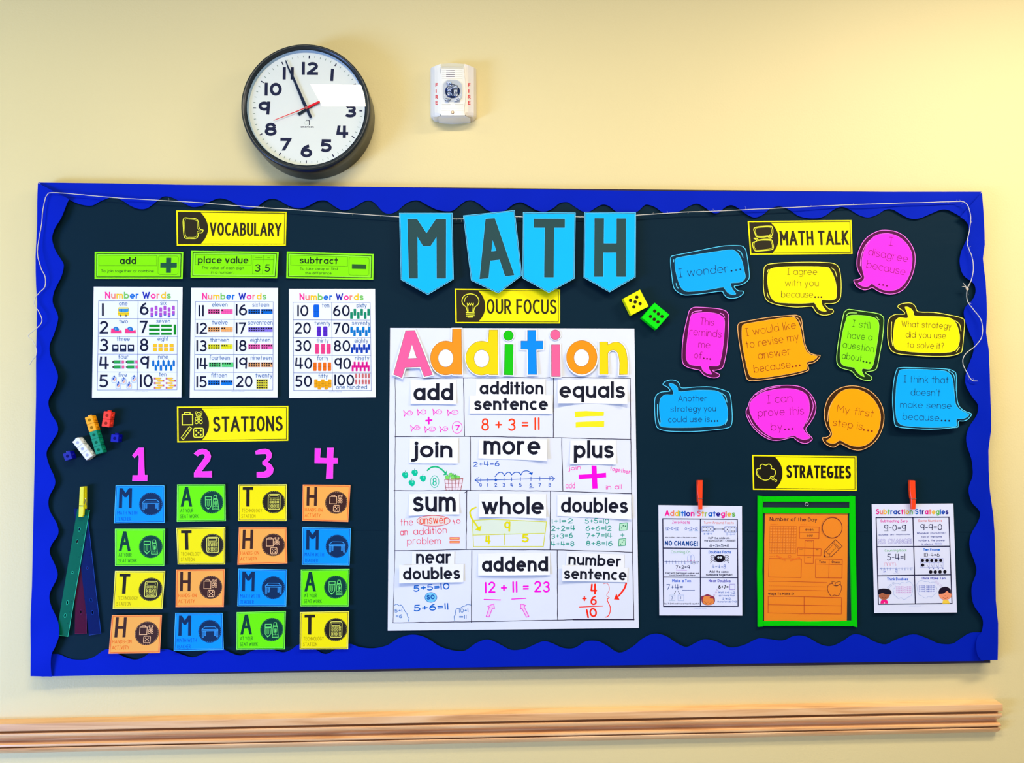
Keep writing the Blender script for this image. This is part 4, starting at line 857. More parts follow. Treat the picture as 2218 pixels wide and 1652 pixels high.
numeral('three', Sf, [(945, 600), (1000, 580), (1060, 575), (1105, 590), (1130, 630), (1125, 675), (1085, 725), (1125, 755), (1150, 800), (1140, 850), (1100, 888), (1050, 900), (958, 895), (958, 835), (1040, 832), (1070, 815), (1072, 790), (1050, 765), (1022, 752), (1022, 718), (1060, 690), (1072, 660), (1060, 635), (1020, 635), (948, 640)])
numeral('four', Sf, [(1608, 570), (1678, 572), (1668, 675), (1740, 680), (1747, 565), (1820, 565), (1815, 678), (1867, 680), (1867, 740), (1815, 742), (1812, 910), (1733, 912), (1742, 740), (1605, 738)])

# ================================================================== station cards
CARDQ = {
 (0, 0): [(250.5, 1051.2), (356, 1051.2), (356.6, 1131.9), (247, 1133.1)], (0, 1): [(383.6, 1048.8), (488, 1048.8), (489, 1128.6), (382.8, 1129.8)],
 (1, 0): [(248.9, 1144.9), (357.6, 1144.9), (355.7, 1225.4), (249.1, 1225.4)], (1, 1): [(381.9, 1142.9), (488, 1140.8), (487.7, 1222), (384.8, 1222.2)],
 (0, 2): [(515.8, 1049.1), (621.4, 1048.5), (620.5, 1128.3), (515.5, 1128.3)], (0, 3): [(655.8, 1049.1), (759.3, 1050.3), (754.4, 1130.3), (654.6, 1127.6)],
 (1, 2): [(517.4, 1141.6), (620.5, 1141.6), (622.3, 1219.9), (514, 1223)], (1, 3): [(655.2, 1141.3), (760.1, 1143.2), (757.1, 1224.2), (654, 1222.8)],
 (2, 0): [(249, 1236.1), (358, 1236.5), (351.6, 1318.8), (244.2, 1318.5)], (2, 1): [(381.3, 1233.1), (487.1, 1232.1), (484.6, 1314.1), (380.2, 1314.4)],
 (3, 0): [(242.3, 1331.6), (350.8, 1331.2), (346.3, 1413.8), (235.1, 1415.5)], (3, 1): [(379.6, 1327.2), (482.1, 1327.2), (484.6, 1406.9), (376.2, 1409.7)],
 (2, 2): [(516.5, 1231.4), (622, 1233), (619.9, 1313.4), (514, 1312.8)], (2, 3): [(651.6, 1233.1), (757.1, 1231.8), (754.9, 1313.4), (651, 1313.2)],
 (3, 2): [(512.7, 1325.5), (619.1, 1323), (616.9, 1406), (512.3, 1406.9)], (3, 3): [(649.7, 1325.3), (756.1, 1323.3), (754, 1405.6), (649.1, 1406.2)]}
KIND = {'M': ((0, 150, 255), (90, 200, 255), (0, 70, 160), (10, 44, 84), (0, 80, 190), (60, 170, 255)), 'A': ((110, 245, 0), (150, 255, 110), (0, 130, 30), (6, 62, 52), (10, 110, 30), (110, 235, 110)),
        'T': ((252, 236, 0), (255, 250, 130), (110, 100, 20), (38, 32, 22), (170, 150, 0), (240, 232, 100)), 'H': ((255, 176, 78), (255, 150, 100), (250, 90, 20), (66, 36, 28), (250, 96, 0), (255, 196, 140))}
CAP = {'M': (('MATH WITH', 5.5, 45.5, 59.6), ('TEACHER', 5.5, 33.5, 72)), 'A': (('AT YOUR', 7.3, 33.5, 58), ('SEAT WORK', 7, 44.2, 69.8)), 'T': (('TECHNOLOGY', 7.5, 49.5, 58.7), ('STATION', 7, 36, 70.4)), 'H': (('HANDS-ON', 5.5, 43, 57), ('ACTIVITY', 5.5, 39.5, 69))}
LET = {'M': (8, 5.4, 34, 46.2), 'A': (7.6, 5.2, 31.6, 46), 'T': (9.4, 5.6, 31, 46.4), 'H': (8.6, 4.8, 30.4, 44.6)}
def icon_M(i, c):
    f = lambda l: [(72.5 + (x - 788) / 8.7, 38 + (y - 420) / 8.7) for x, y in l]
    i.line(f([(700, 340), (880, 340), (933, 385), (647, 385)]), 1.0, c, 4, closed=True); i.line(f([(647, 385), (647, 412), (933, 412), (933, 385)]), 1.0, c, 4)
    for x0, x1, y in ((650, 678, 524), (695, 718, 498), (868, 890, 498), (905, 932, 524)): i.line(f([(x0, 415), (x0, y), (x1, y), (x1, 415)]), .8, c, 4); i.line(f([((x0 + x1) / 2, 415), ((x0 + x1) / 2, y)]), .6, c, 4)
def icon_A(i, c):
    f = lambda l: [(72 + (x - 1880) / 8.6, 37 + (y - 390) / 8.6) for x, y in l]
    i.line(f([(1763, 293), (1872, 293), (1868, 460), (1812, 518), (1766, 460)]), 1.3, c, 4, closed=True); i.fill(f(rect(1766, 338, 1870, 356)), c, 4)
    i.line(f([(1797, 360), (1797, 455), (1812, 468), (1830, 455), (1833, 360)]), .8, c, 4); i.line(f([(1812, 360), (1813, 450)]), .6, c, 4); i.fill(f([(1795, 492), (1830, 492), (1812, 516)]), c, 4)
    i.line(f([(1920, 268), (1960, 268), (1972, 325), (1908, 325)]), 1.2, c, 4, closed=True); i.line(f([(1905, 338), (1980, 338), (2000, 522), (1893, 522)]), 1.2, c, 4, closed=True)
    i.line(f(ell(1947, 408, 20, 42, 16)), .9, c, 4, closed=True); i.fill(f(ell(1947, 408, 10, 30, 12)), c, 4); i.line(f([(1905, 475), (1925, 465), (1945, 478), (1965, 466), (1988, 476)]), .8, c, 4); i.line(f([(1905, 500), (1990, 500)]), .8, c, 4)
def icon_T(i, c):
    f = lambda l: [(73.4 + (x - 1885) / 8.6, 37.2 + (y - 1150) / 8.6) for x, y in l]
    i.line(f(rrect(1786, 1010, 1996, 1282, 32)), 1.5, c, 4, closed=True); i.line(f(rect(1816, 1032, 1960, 1076)), 1.0, c, 4, closed=True, cap='s')
    for x0, x1 in ((1816, 1858), (1876, 1930), (1948, 1974)): i.line(f(rect(x0, 1097, x1, 1116)), .8, c, 4, closed=True, cap='s')
    for y in (1136, 1185, 1232):
        for k, x in enumerate((1816, 1862, 1904, 1946)):
            if k == 3 and y > 1140:
                if y < 1200: i.line(f(rect(1950, 1188, 1972, 1258)), .8, c, 4, closed=True, cap='s')
                continue
            i.line(f(rect(x, y, x + 25, y + 28)), .9, c, 4, closed=True, cap='s')
def icon_H(i, c):
    f = lambda l: [(72 + (x - 1885) / 8.6, 37 + (y - 400) / 8.6) for x, y in l]
    i.line(f(rect(1764, 292, 1886, 422)), 1.3, c, 4, closed=True, cap='s'); i.line(f([(1795, 289), (1795, 270), (1855, 268), (1855, 288)]), 1.0, c, 4)
    p = f([(1950, 350), (1838, 450), (1950, 564)]); bear(i, p[0][0], p[0][1], 9.6, c); die_ic(i, p[1][0], p[1][1], p[2][0], p[2][1], 1.3, c)
ICN = {'M': icon_M, 'A': icon_A, 'T': icon_T, 'H': icon_H}
CAPN = {'M': 'blue Math With Teacher card', 'A': 'green At Your Seat Work card', 'T': 'yellow Technology Station card', 'H': 'orange Hands-On Activity card'}
ROWS = ['MATH', 'ATHM', 'THMA', 'HMAT']; CN = ['one', 'two', 'three', 'four']; RN = ['top', 'second', 'third', 'bottom']
rr = random.Random(3)
for (r, c), q in CARDQ.items():
    ch = ROWS[r][c]; fillc, edge, dln, drk, cap_, icc = KIND[ch]
    s = Sheet('station_card', '%s, %s card under pink numeral %s' % (CAPN[ch], RN[r], CN[c]), 'card', q, edge, BF + .0015 if r < 3 else BF + .0065, 'station cards', {'b': rr.uniform(.001, .004), 'r': rr.uniform(0, .004), 'bc': rr.uniform(0, .003)})
    F = Quad(q, 100, 77); i = s.ink(F)
    i.fill(rect(1, 1, 99, 76), fillc, 1); i.line(rect(2.4, 2.4, 97.6, 74.6), .8, dln, 2, closed=True, cap='s'); i.line(rect(3.3, 3.3, 96.7, 73.7), .35, edge, 2, closed=True, cap='s'); i.done('border_line')
    i = s.ink(F); x0, y0, x1, y1 = LET[ch]; block(i, ch, x0, y0, x1, y1, drk, 2); i.done('letter')
    i = s.ink(F)
    for t, a, b_, y in CAP[ch]: i.text(t, (a, y), (b_, y), 7.7, .7, cap_, 2)
    i.done('caption')
    i = s.ink(F); cc = {'M': (72.5, 38), 'A': (72, 37), 'T': (73.4, 37.2), 'H': (72, 37)}[ch]; i.fill(ell(cc[0], cc[1], 23.6, n=40), drk, 2); D = i.done('icon_disc')
    i = s.ink(F)
    for k in range(36):
        a = k * 10; i.line([(cc[0] + 22.2 * math.cos(math.radians(a)), cc[1] + 22.2 * math.sin(math.radians(a))), (cc[0] + 22.2 * math.cos(math.radians(a + 5.5)), cc[1] + 22.2 * math.sin(math.radians(a + 5.5)))], .35, icc, 3, cap='b')
    ICN[ch](i, icc); i.done('icon_drawing', D)

# ================================================================== snap cubes
def cubes(label, p0, ux, uy, cols, stub=0.0195, name='snap_cube_stick', tilt=0):
    """p0 = front top-left corner in the U frame, ux/uy = directions along width and length (frame units)"""
    S = .0192; H1 = BF + S + .001
    a = pt(*U(*p0), H1); X_ = (pt(*U(p0[0] + ux[0], p0[1] + ux[1]), H1) - a).normalized(); Z_ = (pt(*U(p0[0] + uy[0], p0[1] + uy[1]), H1) - a)
    Z_ = (Z_ - X_ * Z_.dot(X_)).normalized(); Y_ = Vector((0, 1, 0)); n = len(cols)
    T = lambda x, y, z: a + X_ * x + Y_ * y + Z_ * z
    def cyl(b, c, ax, r, l, m, seg=12):
        u = (Y_ if abs(ax.dot(Y_)) < .5 else X_); u = (u - ax * u.dot(ax)).normalized(); v = ax.cross(u)
        V = [c + (u * math.cos(2 * PI * k / seg) + v * math.sin(2 * PI * k / seg)) * r + ax * l * e for e in (0, 1) for k in range(seg)]
        b.add(V, [[k, (k + 1) % seg, seg + (k + 1) % seg, seg + k] for k in range(seg)] + [[seg + k for k in range(seg)], list(range(seg))[::-1]], m)
    org = T(S / 2, S, S * n); R_ = tag(bpy.data.objects.new(name, None), label, 'snap cubes', 'snap cubes'); COL.objects.link(R_); R_.location = org; R_['_o'] = tuple(org); R_.empty_display_size = .01
    for k, rgb in enumerate(cols):
        M = mat(rgb, 'plastic'); b = Buf(); e = .0009; z0, z1 = S * k, S * (k + 1) - .0003
        # bevelled box; the opening in its front is only a painted disc
        P = []
        def corner(x, y, z, dx, dy, dz): return [T(x + dx * e, y, z + dz * e)]
        import bmesh
        bm = bmesh.new(); r_ = bmesh.ops.create_cube(bm, size=1); 
        bmesh.ops.transform(bm, matrix=Matrix(((S - .0002, 0, 0, S / 2), (0, S, 0, S / 2), (0, 0, S - .0003, (z0 + z1) / 2), (0, 0, 0, 1))), verts=bm.verts)
        bmesh.ops.bevel(bm, geom=list(bm.edges), offset=e, segments=2, affect='EDGES')
        bm.verts.index_update()
        V = [T(*v.co) for v in bm.verts]; Fc = [[v.index for v in f.verts][::-1] for f in bm.faces]; bm.free(); b.add(V, Fc, M)
        zc = (z0 + z1) / 2
        cyl(b, T(S, S / 2, zc), X_, .0036, .0022, M); 
        o = b.build('cube', R_)
        hb = Buf(); dkc = mat((176, 184, 206) if min(rgb) > 180 else tuple(int(v * .62) for v in rgb), 'matte'); cyl(hb, T(S * .5, 0.001, zc), -Y_, .0038, .00115, dkc, 16)  # darker disc on the face; its colour paints the recess shade
        cyl(hb, T(S * .52 + S * .46, S * .5, zc), X_, .0002, .0001, dkc, 3)
        hb.build('hole_shade', o)
    b = Buf(); cyl(b, T(S / 2, S / 2, .0005), -Z_, .0044, .0036, mat(cols[0], 'plastic'), 12); b.build('peg', R_)
cubes('pair of red snap cubes joined together', (770, 203), (113, 14), (-37, 217), [(255, 66, 44)] * 2)
cubes('stick of five snap cubes, two yellow above three green', (490, 297), (135, -42), (175, 543), [(255, 178, 0)] * 2 + [(0, 146, 108)] * 3)
cubes('stick of three white snap cubes leaning against the green ones', (310, 652), (91, -68), (203, 270), [(240, 240, 240)] * 3)
cubes('single dark blue snap cube right of the green ones', (878, 538), (112, 8), (-10, 115), [(0, 0, 170)])
cubes('single dark blue snap cube left of the white ones', (170, 825), (105, -38), (38, 105), [(0, 0, 150)])

# ================================================================== rulers and clothespins
def tint(rgb, dif=.3, tr=(1, 1, 1)):
    m = bpy.data.materials.new('tinted_plastic_%d_%d_%d' % rgb); m.use_nodes = True; nt = m.node_tree; nt.nodes.clear(); N = nt.nodes.new; L = nt.links.new
    o = N('ShaderNodeOutputMaterial'); t = N('ShaderNodeBsdfTransparent'); t.inputs[0].default_value = (*[lin(v) for v in tr], 1)
    d = N('ShaderNodeBsdfDiffuse'); d.inputs[0].default_value = (*[lin(v) for v in rgb], 1); g = N('ShaderNodeBsdfGlossy'); g.inputs['Roughness'].default_value = .12
    a = N('ShaderNodeMixShader'); a.inputs[0].default_value = dif; L(t.outputs[0], a.inputs[1]); L(d.outputs[0], a.inputs[2])
    f = twoside(nt, 1.45); c = N('ShaderNodeMixShader'); L(f.outputs[0], c.inputs[0]); L(a.outputs[0], c.inputs[1]); L(g.outputs[0], c.inputs[2]); L(c.outputs[0], o.inputs[0])
    return m
def ruler(label, q, h, m, edge, holes, markc, side):
    F = Quad(q, 30, 275); hp = [[F(*z) for z in rot(ell(x, y, 2.2, 4.2 if big else 2.2, 12), (x, y), 0)] for x, y, big in holes]
    s = Sheet('ruler', label, 'ruler', q, m, h, 'rulers under the yellow clothespin', th=.0016, holes=hp)
    b = Buf(); rx = 1 if side == 'r' else 0
    pa = [pt(*z, h + .0002) for z in (F(0.4, 274.6), F(29.6, 274.6), F(29.6, .4))]; tube(b, pa, .0005, mat(edge, 'plastic'), 5); b.build('edge_highlight', s.o)
    for k, z in enumerate(holes):
        pass
    i = s.ink(F)
    for z in holes: i.line(ell(z[0], z[1], 2.5, 4.6 if z[2] else 2.5, 16), .5, edge, 1, closed=True)
    for k in range(0, 54):
        y = 12 + k * 4.8; x = 28; i.line([(x, y), (x - (3 if k % 5 == 0 else 1.5), y)], .35, markc, 1, cap='b')
    for k in range(10): i.text(str((k + 1) % 10), (22.5, 32 + k * 24), (24.5, 32 + k * 24), 3, .5, markc, 1)
    i.done('scale_marks')
ruler('translucent blue plastic ruler hanging at the right of the three', [(160, 1101), (188, 1101), (219, 1372), (192.6, 1375.7)], BF + .0042, tint((10, 70, 190), .16, (60, 90, 190)), (20, 80, 190), [(15, 130, 0), (15, 200, 1), (15, 227, 1)], (0, 20, 70), 'r')
ruler('translucent purple plastic ruler hanging behind the green and blue ones', [(165, 1102), (190, 1102), (187.3, 1372.2), (162, 1372.6)], BF + .0022, tint((130, 30, 90), .30, (150, 60, 110)), (130, 40, 110), [(15, 227, 1)], (50, 0, 40), 'l')
ruler('translucent green plastic ruler hanging in front at the left', [(167.6, 1102), (194.3, 1104.3), (147.4, 1378.9), (121.5, 1374.5)], BF + .0062, tint((0, 160, 130), .30, (70, 200, 165)), (60, 235, 190), [(13, 43, 1), (12.5, 70, 1), (14, 137, 0), (14, 203, 1), (14, 231, 1)], (0, 70, 60), 'r')
def pin(label, fr, front, rear, wire, rgb, h, groove_shade):
    c = pt(*fr(*front[0]), h); T_ = empty('clothespin', label, 'clothespin', (c.x, -h + .0, c.z - .05))
    b = Buf(); prism(b, front, h + .009, h + .0025, mat(rgb, 'plastic'), fr, bevel=.0008); o = b.build('jaw', T_); o['label'] = 'front jaw'
    b = Buf(); prism(b, rear, h + .0015, h - .004, mat(rgb, 'plastic'), fr, bevel=.0006); o = b.build('jaw', T_); o['label'] = 'rear jaw'
    b = Buf(); tube(b, [pt(*fr(*z[:2]), h + z[2]) for z in wire], .0006, mat((200, 200, 190), 'metal'), 6); b.build('spring', T_)
    b = Buf(); tube(b, [pt(*fr(*z), h + .0092) for z in groove_shade], .00045, mat(tuple(int(v * .55) for v in rgb), 'matte'), 5); b.build('groove_shade', T_)  # bead in a darkened pin colour, painting the shade of the groove
R1 = Frame(120, 1040, 9.175); AD = Frame(1400, 1030, 5.1625); SD = Frame(1870, 1030, 3.932)
pin('yellow wooden clothespin holding the three rulers', R1, [(484, 132), (562, 124), (558, 400), (552, 500), (562, 560), (552, 690), (535, 730), (456, 728), (464, 520), (470, 400)], [(550, 123), (607, 122), (607, 350), (604, 568), (580, 570), (555, 500)],
    [(470, 508, .0095), (545, 515, .0095), (572, 470, .006), (598, 375, .004), (583, 362, .004), (605, 370, .001), (622, 488, .0), (604, 490, .0)], (238, 232, 10), BF + .0085, [(466, 500), (548, 503)])
for fr, nm, fp, rp, gr, wr in ((AD, 'red clothespin above the Addition Strategies sheet', [(578, 52), (630, 52), (629, 200), (627, 260), (628, 375), (586, 377), (583, 260), (572, 180)], [(567, 54), (582, 52), (584, 260), (570, 300), (566, 120)], [(580, 258), (628, 258)], [(578, 256, .0096), (630, 256, .0096), (634, 262, .003), (575, 190, .001), (574, 230, 0)]),
                               (SD, 'red clothespin above the Subtraction Strategies sheet', [(396, 40), (443, 42), (447, 190), (448, 215), (446, 285), (413, 286), (408, 200), (398, 130)], [(391, 42), (402, 40), (410, 210), (400, 190), (393, 120)], [(410, 197), (448, 197)], [(408, 196, .0096), (449, 196, .0096), (452, 200, .003), (400, 145, .001), (399, 170, 0)])):
    pin(nm, fr, fp, rp, wr, (255, 66, 14), BF + .005, gr)
# ================================================================== MATH pennants
CYN = (0, 184, 255); SLT = (40, 74, 74)
def pennant(ch, poly, ltr, holes, h, curl):
    s = Sheet('pennant', 'blue paper pennant with the letter %s strung on the twine' % ch, 'pennant', poly, (110, 216, 255), h, 'blue MATH pennants', curl, fr=Mf)
    i = s.ink(Mf); i.fill(offset(poly, -4), (16, 60, 90), 1); i.fill(offset(poly, -7.5), (120, 220, 255), 2); i.fill(offset(poly, -9), CYN, 3); i.done('border_line')
    i = s.ink(Mf); i.fill(offset(ltr, 3), (90, 214, 255), 4, [offset(hh, -3) for hh in holes]); i.fill(offset(ltr, 1), (10, 40, 50), 5, [offset(hh, -1) for hh in holes]); i.fill(offset(ltr, -1.2), SLT, 6, [offset(hh, 1.2) for hh in holes]); i.done('letter')
pennant('M', [(85, 107), (485, 107), (495, 605), (300, 722), (98, 610)], [(148, 153), (218, 153), (290, 262), (362, 155), (436, 155), (435, 598), (368, 598), (366, 285), (320, 355), (265, 355), (222, 285), (224, 598), (160, 598)], [], BF + .0158, {'b': .003})
pennant('A', [(565, 127), (952, 87), (1008, 577), (830, 712), (625, 615)], [(735, 153), (802, 148), (948, 573), (882, 582), (840, 457), (767, 465), (755, 597), (690, 602)], [[(787, 310), (817, 392), (776, 397)]], BF + .0156, {'b': .002})
pennant('T', [(1015, 102), (1410, 105), (1402, 600), (1208, 707), (1012, 598)], [(1098, 152), (1328, 152), (1328, 217), (1248, 217), (1244, 590), (1175, 590), (1180, 217), (1098, 217)], [], BF + .0178, {'b': .006})
pennant('H', [(1475, 100), (1863, 103), (1860, 590), (1665, 703), (1470, 593)], [(1553, 148), (1622, 148), (1620, 337), (1718, 337), (1719, 150), (1787, 150), (1785, 585), (1717, 585), (1717, 403), (1617, 403), (1617, 585), (1550, 585)], [], BF + .0158, {'b': .007})

# ================================================================== paper dice
Df = Frame(1320, 600, 12.706)
def die(label, front, side, rgb, srgb, pips, h=.021):
    c = pt(*Df(*front[3]), BF + h); D_ = empty('paper_die', label, 'die', (c.x, -BF, c.z), 'paper dice')
    b = Buf(); prism(b, front, BF + h, BF + .0008, mat(rgb, 'paper'), Df, bevel=.0008); o = b.build('cube_body', D_)
    i = Ink(Flat(BF + h, D_), Df); i.dots(pips, 46, (40, 28, 6), 1, 20); i.done('pip', D_)
die('yellow paper die with five dots below the H pennant', [(378, 592), (845, 342), (1085, 803), (605, 1052)], None, (246, 246, 0), None, [(755, 552), (580, 640), (710, 683), (845, 730), (672, 818)])
die('green paper die with six dots beside the yellow one', [(888, 1112), (1250, 705), (1655, 1035), (1293, 1440)], None, (0, 232, 10), None, [(1247, 935), (1347, 1010), (1447, 1083), (1132, 1083), (1235, 1160), (1337, 1230)])

# ================================================================== addition chart
C1 = Frame(840, 700, 3.961); C2 = Frame(840, 930, 3.961); C3 = Frame(830, 1170, 3.891)
CH = BF + .0012
ch = Sheet('anchor_chart', 'tall white Addition chart with twelve hand-drawn boxes in the middle of the board', 'chart', [(845, 710), (1374, 711.4), (1383.8, 1359.7), (839.8, 1365.8)], (232, 236, 246), CH, hf=lambda x, y: .0007 * math.sin(x * .021 + y * .013) * math.sin(y * .017) + .0008)
cH = lambda x, y: ch.H(x, y)
MK = (30, 16, 50)
def wob(p, a=1.2, L=60):
    q = subdiv(p, L, False); return [(x + random.uniform(-a, a), y + random.uniform(-a, a)) for x, y in q]
i = ch.ink(C1); c2 = lambda l: [(x, y + 911) for x, y in l]; c3 = lambda l: [(x * 1.018 - 39.6, y * 1.018 + 1861.7) for x, y in l]
for l in ([(62, 470), (125, 468), (200, 463), (310, 472), (650, 468), (880, 470), (1100, 465), (1300, 470), (1480, 465), (2080, 472)], [(650, 470), (657, 968)], [(1422, 470), (1420, 983)],
          c2([(62, 60), (800, 60), (1425, 70), (2085, 85)]), c2([(708, 60), (710, 522)]), c2([(1492, 72), (1502, 530)]), c2([(52, 523), (300, 525), (680, 522), (1395, 528), (2092, 550)]),
          c2([(677, 530), (672, 1025)]), c2([(1395, 530), (1392, 1030)]), c2([(60, 1040), (400, 1035), (700, 1028), (880, 1030), (1450, 1032), (2100, 1052)]), c2([(658, 545), (680, 528)]),
          c3([(747, 85), (743, 692)]), c3([(1467, 82), (1470, 672)]), c3([(80, 695), (900, 683), (1470, 672)]), c3([(1470, 672), (1600, 668), (2115, 667)])):
    i.line(wob(l), 6, MK, 1)
i.line(wob([(63, 470), (65, 970), (60, 1434), (62, 1955)] + c3([(95, 200), (83, 693)])), 4, MK, 1); i.line(wob([(2080, 472), (2085, 990), (2092, 1460), (2100, 1963)] + c3([(2112, 672)])), 6, MK, 1)
i.line(c3([(1600, 668), (2112, 667)]), 10, MK, 1); i.done('drawn_grid')
PM = (255, 20, 200)
i = ch.ink(C1)
def fish(i, x0, x1, y, s, c):
    w_ = x1 - x0; i.line(catmull([(x0, y - s), (x0 + .3 * w_, y), (x0 + .55 * w_, y - s * .75), (x0 + .85 * w_, y - s * .7), (x1, y - s * .1), (x0 + .85 * w_, y + s * .45), (x0 + .55 * w_, y + s * .5), (x0 + .3 * w_, y + .05 * s), (x0 + .08 * w_, y + s)], False, 4), 5, c, 1)
    i.line([(x0 + .02 * w_, y - s), (x0 + .1 * w_, y + s)], 5, c, 1); i.dots([(x0 + .8 * w_, y - s * .2)], 4, c, 1); i.line([(x0 + .62 * w_, y - s * .5), (x0 + .6 * w_, y + s * .2)], 3.5, c, 1)
for x0, x1, y in ((135, 212, 773), (252, 328, 763), (385, 463, 762), (508, 605, 766), (195, 275, 900), (313, 410, 910), (443, 515, 908)): fish(i, x0, x1, y, 27, PM)
i.line([(328, 835), (375, 830)], 15, PM, 1); i.line([(350, 808), (352, 860)], 15, PM, 1); i.line(ell(595, 893, 43, 51), 4.5, PM, 1, closed=True); i.text('7', (578, 920), (618, 920), 48, 9, PM, 1); i.done('marker_drawing')
OR = (255, 62, 6)
i = ch.ink(C1); i.text('8 + 3 = 11', (803, 922), (1303, 918), 108, 14, OR, 1, jit=.03, gap=.16); i.done('marker_writing')
i = ch.ink(C1); i.fill([(1603, 757), (1700, 752), (1855, 760), (1852, 795), (1720, 797), (1605, 806)], (246, 236, 30), 1); i.fill([(1612, 848), (1700, 842), (1857, 838), (1855, 890), (1730, 888), (1612, 894)], (246, 236, 30), 1); i.done('equals_symbol', label='two thick yellow marker bars')
TL = (0, 196, 150); BM_ = (0, 84, 190)
i = ch.ink(C2)
for x, y in ((148, 390), (230, 370), (300, 418), (205, 457)): i.fill(catmull([(x - 27, y), (x - 18, y - 22), (x, y - 20), (x + 18, y - 23), (x + 28, y), (x + 16, y + 26), (x - 6, y + 28)], True, 3), TL, 1); i.fill(ell(x + 8, y - 6, 7, 9), (90, 226, 190), 2); i.line([(x - 4, y - 18), (x + 2, y - 36)], 4, (0, 120, 100), 1)
i.line(catmull([(340, 350), (372, 325), (420, 320), (462, 342), (492, 372)], False), 13, (20, 190, 120), 1); i.fill([(506, 350), (506, 390), (474, 392)], (20, 190, 120), 1)
i.line(ell(402, 447, 36, 51), 5, TL, 1, closed=True); i.text('8', (383, 482), (420, 482), 70, 9, TL, 1)
for x, y, r in ((512, 410, 20), (540, 387, 17), (562, 408, 24), (600, 412, 19), (580, 400, 14)): i.fill(ell(x, y, r, r * .85), (130, 226, 100), 1); i.line(ell(x, y, r, r * .85), 2.5, (60, 180, 80), 2, closed=True); i.line([(x, y - r * .7), (x + 4, y - r * 1.4)], 3, (40, 150, 80), 2)
BR = (170, 50, 60); i.fill([(490, 427), (645, 422), (627, 518), (500, 520)], (240, 226, 230), 1); i.line([(488, 427), (645, 420), (626, 518)], 4.5, BR, 2); i.line([(488, 427), (500, 520)], 4.5, BR, 2); i.line(catmull([(490, 428), (560, 434), (640, 424)], False), 4, (150, 120, 40), 3)
for k in range(1, 5): i.line([(488 + k * 31, 430), (500 + k * 25.5, 519)], 4, BR, 2)
for y, d in ((462, 2), (495, 6)): i.line([(490 + d, y + 1), (640 - d, y - 2)], 4, BR, 2)
i.done('marker_drawing')
i = ch.ink(C2); i.text('2+4=6', (732, 318), (958, 313), 44, 6.5, BM_, 1, jit=.04); yl = lambda x: 435 - (x - 748) * .024
i.line([(748, yl(748)), (1430, yl(1430))], 6, BM_, 1); i.line([(780, 410), (748, 433), (778, 455)], 5.5, BM_, 1); i.line([(1402, 400), (1432, 420), (1408, 442)], 5.5, BM_, 1)
for k, x in enumerate((797, 857, 927, 997, 1063, 1138, 1228, 1305, 1390)): i.line([(x, yl(x) - 16), (x, yl(x) + 14)], 5, BM_, 1); i.text(str(k), (x - 10, 492), (x + 11, 490), 32, 5.5, BM_, 1, jit=.03)
i.fill([(912, 432), (927, 418), (940, 432), (927, 446)], BM_, 2); i.line([(1215, 500), (1252, 498)], 4, BM_, 1)
i.line(catmull([(920, 404), (945, 375), (972, 366), (990, 378), (1000, 397)], False), 7, BM_, 1); i.line(catmull([(1000, 397), (1020, 372), (1045, 367), (1062, 390)], False), 7, BM_, 1); i.line(catmull([(1062, 390), (1085, 370), (1110, 366), (1130, 373), (1142, 390)], False), 7, BM_, 1)
i.line(catmull([(1142, 390), (1160, 362), (1190, 354), (1215, 362), (1232, 380)], False), 7, BM_, 1); i.fill([(1245, 366), (1238, 392), (1207, 374)], BM_, 1); i.done('number_line')
MG = (255, 0, 220)
i = ch.ink(C2); i.fill([(1637, 388), (1750, 382), (1872, 370), (1874, 410), (1760, 418), (1640, 427)], MG, 1); i.fill([(1748, 308), (1790, 310), (1800, 505), (1755, 507)], MG, 2); i.done('plus_symbol', label='thick pink marker plus sign')
i = ch.ink(C2); PW = (250, 40, 180)
i.text('join', (1552, 350), (1657, 340), 36, 5, PW, 1, jit=.05); i.text('together', (1905, 352), (2078, 382), 38, 5, PW, 1, jit=.05); i.text('add', (1525, 505), (1607, 503), 52, 5, PW, 1, jit=.03); i.text('in all', (1872, 515), (2008, 513), 44, 5, PW, 1, jit=.04); i.done('marker_writing')
RD = (244, 60, 90)
i = ch.ink(C2); i.fill(ell(392, 783, 143, 46, 30), (238, 224, 214), 1); i.line(ell(392, 783, 143, 46, 30), 5, (236, 80, 90), 2, closed=True)
i.text('the', (108, 825), (218, 822), 62, 5, RD, 2, jit=.03); i.text('answer', (273, 812), (505, 806), 72, 6, (250, 76, 40), 3, jit=.03); i.text('to', (567, 822), (628, 800), 54, 5, RD, 2)
i.text('an', (106, 910), (172, 907), 60, 5, RD, 2, jit=.03); i.text('addition', (220, 905), (507, 890), 62, 5, RD, 2, jit=.03); i.text('problem', (166, 985), (456, 982), 62, 5, RD, 2, jit=.03)
i.cut('marker_writing')
for y in (934, 965): i.line(rect(532, y - 9, 614, y + 7), 4, (250, 80, 60), 2, closed=True); i.fill(rect(532, y - 9, 614, y + 7), (255, 186, 110), 1)
i.done('marker_writing')
YL = (222, 226, 40)
i = ch.ink(C2); i.fill([(727, 782), (900, 772), (1360, 790), (1345, 888), (728, 903)], (226, 238, 216), 1); i.line([(725, 780), (900, 770), (1362, 792), (1334, 1003), (735, 1005)], 6, YL, 2, closed=True); i.line([(728, 905), (1342, 890)], 6, YL, 2); i.line([(1002, 893), (998, 990)], 6, YL, 2)
YD = (232, 222, 0); i.text('9', (998, 876), (1052, 876), 88, 15, YD, 3); i.text('4', (836, 985), (882, 985), 78, 15, YD, 3); i.text('5', (1153, 968), (1210, 966), 72, 14, YD, 3)
i.line(catmull([(755, 668), (718, 685), (705, 718), (725, 770), (778, 845)], False), 13, YD, 3); i.fill([(802, 822), (793, 872), (748, 857)], YD, 4); i.done('part_whole_model')
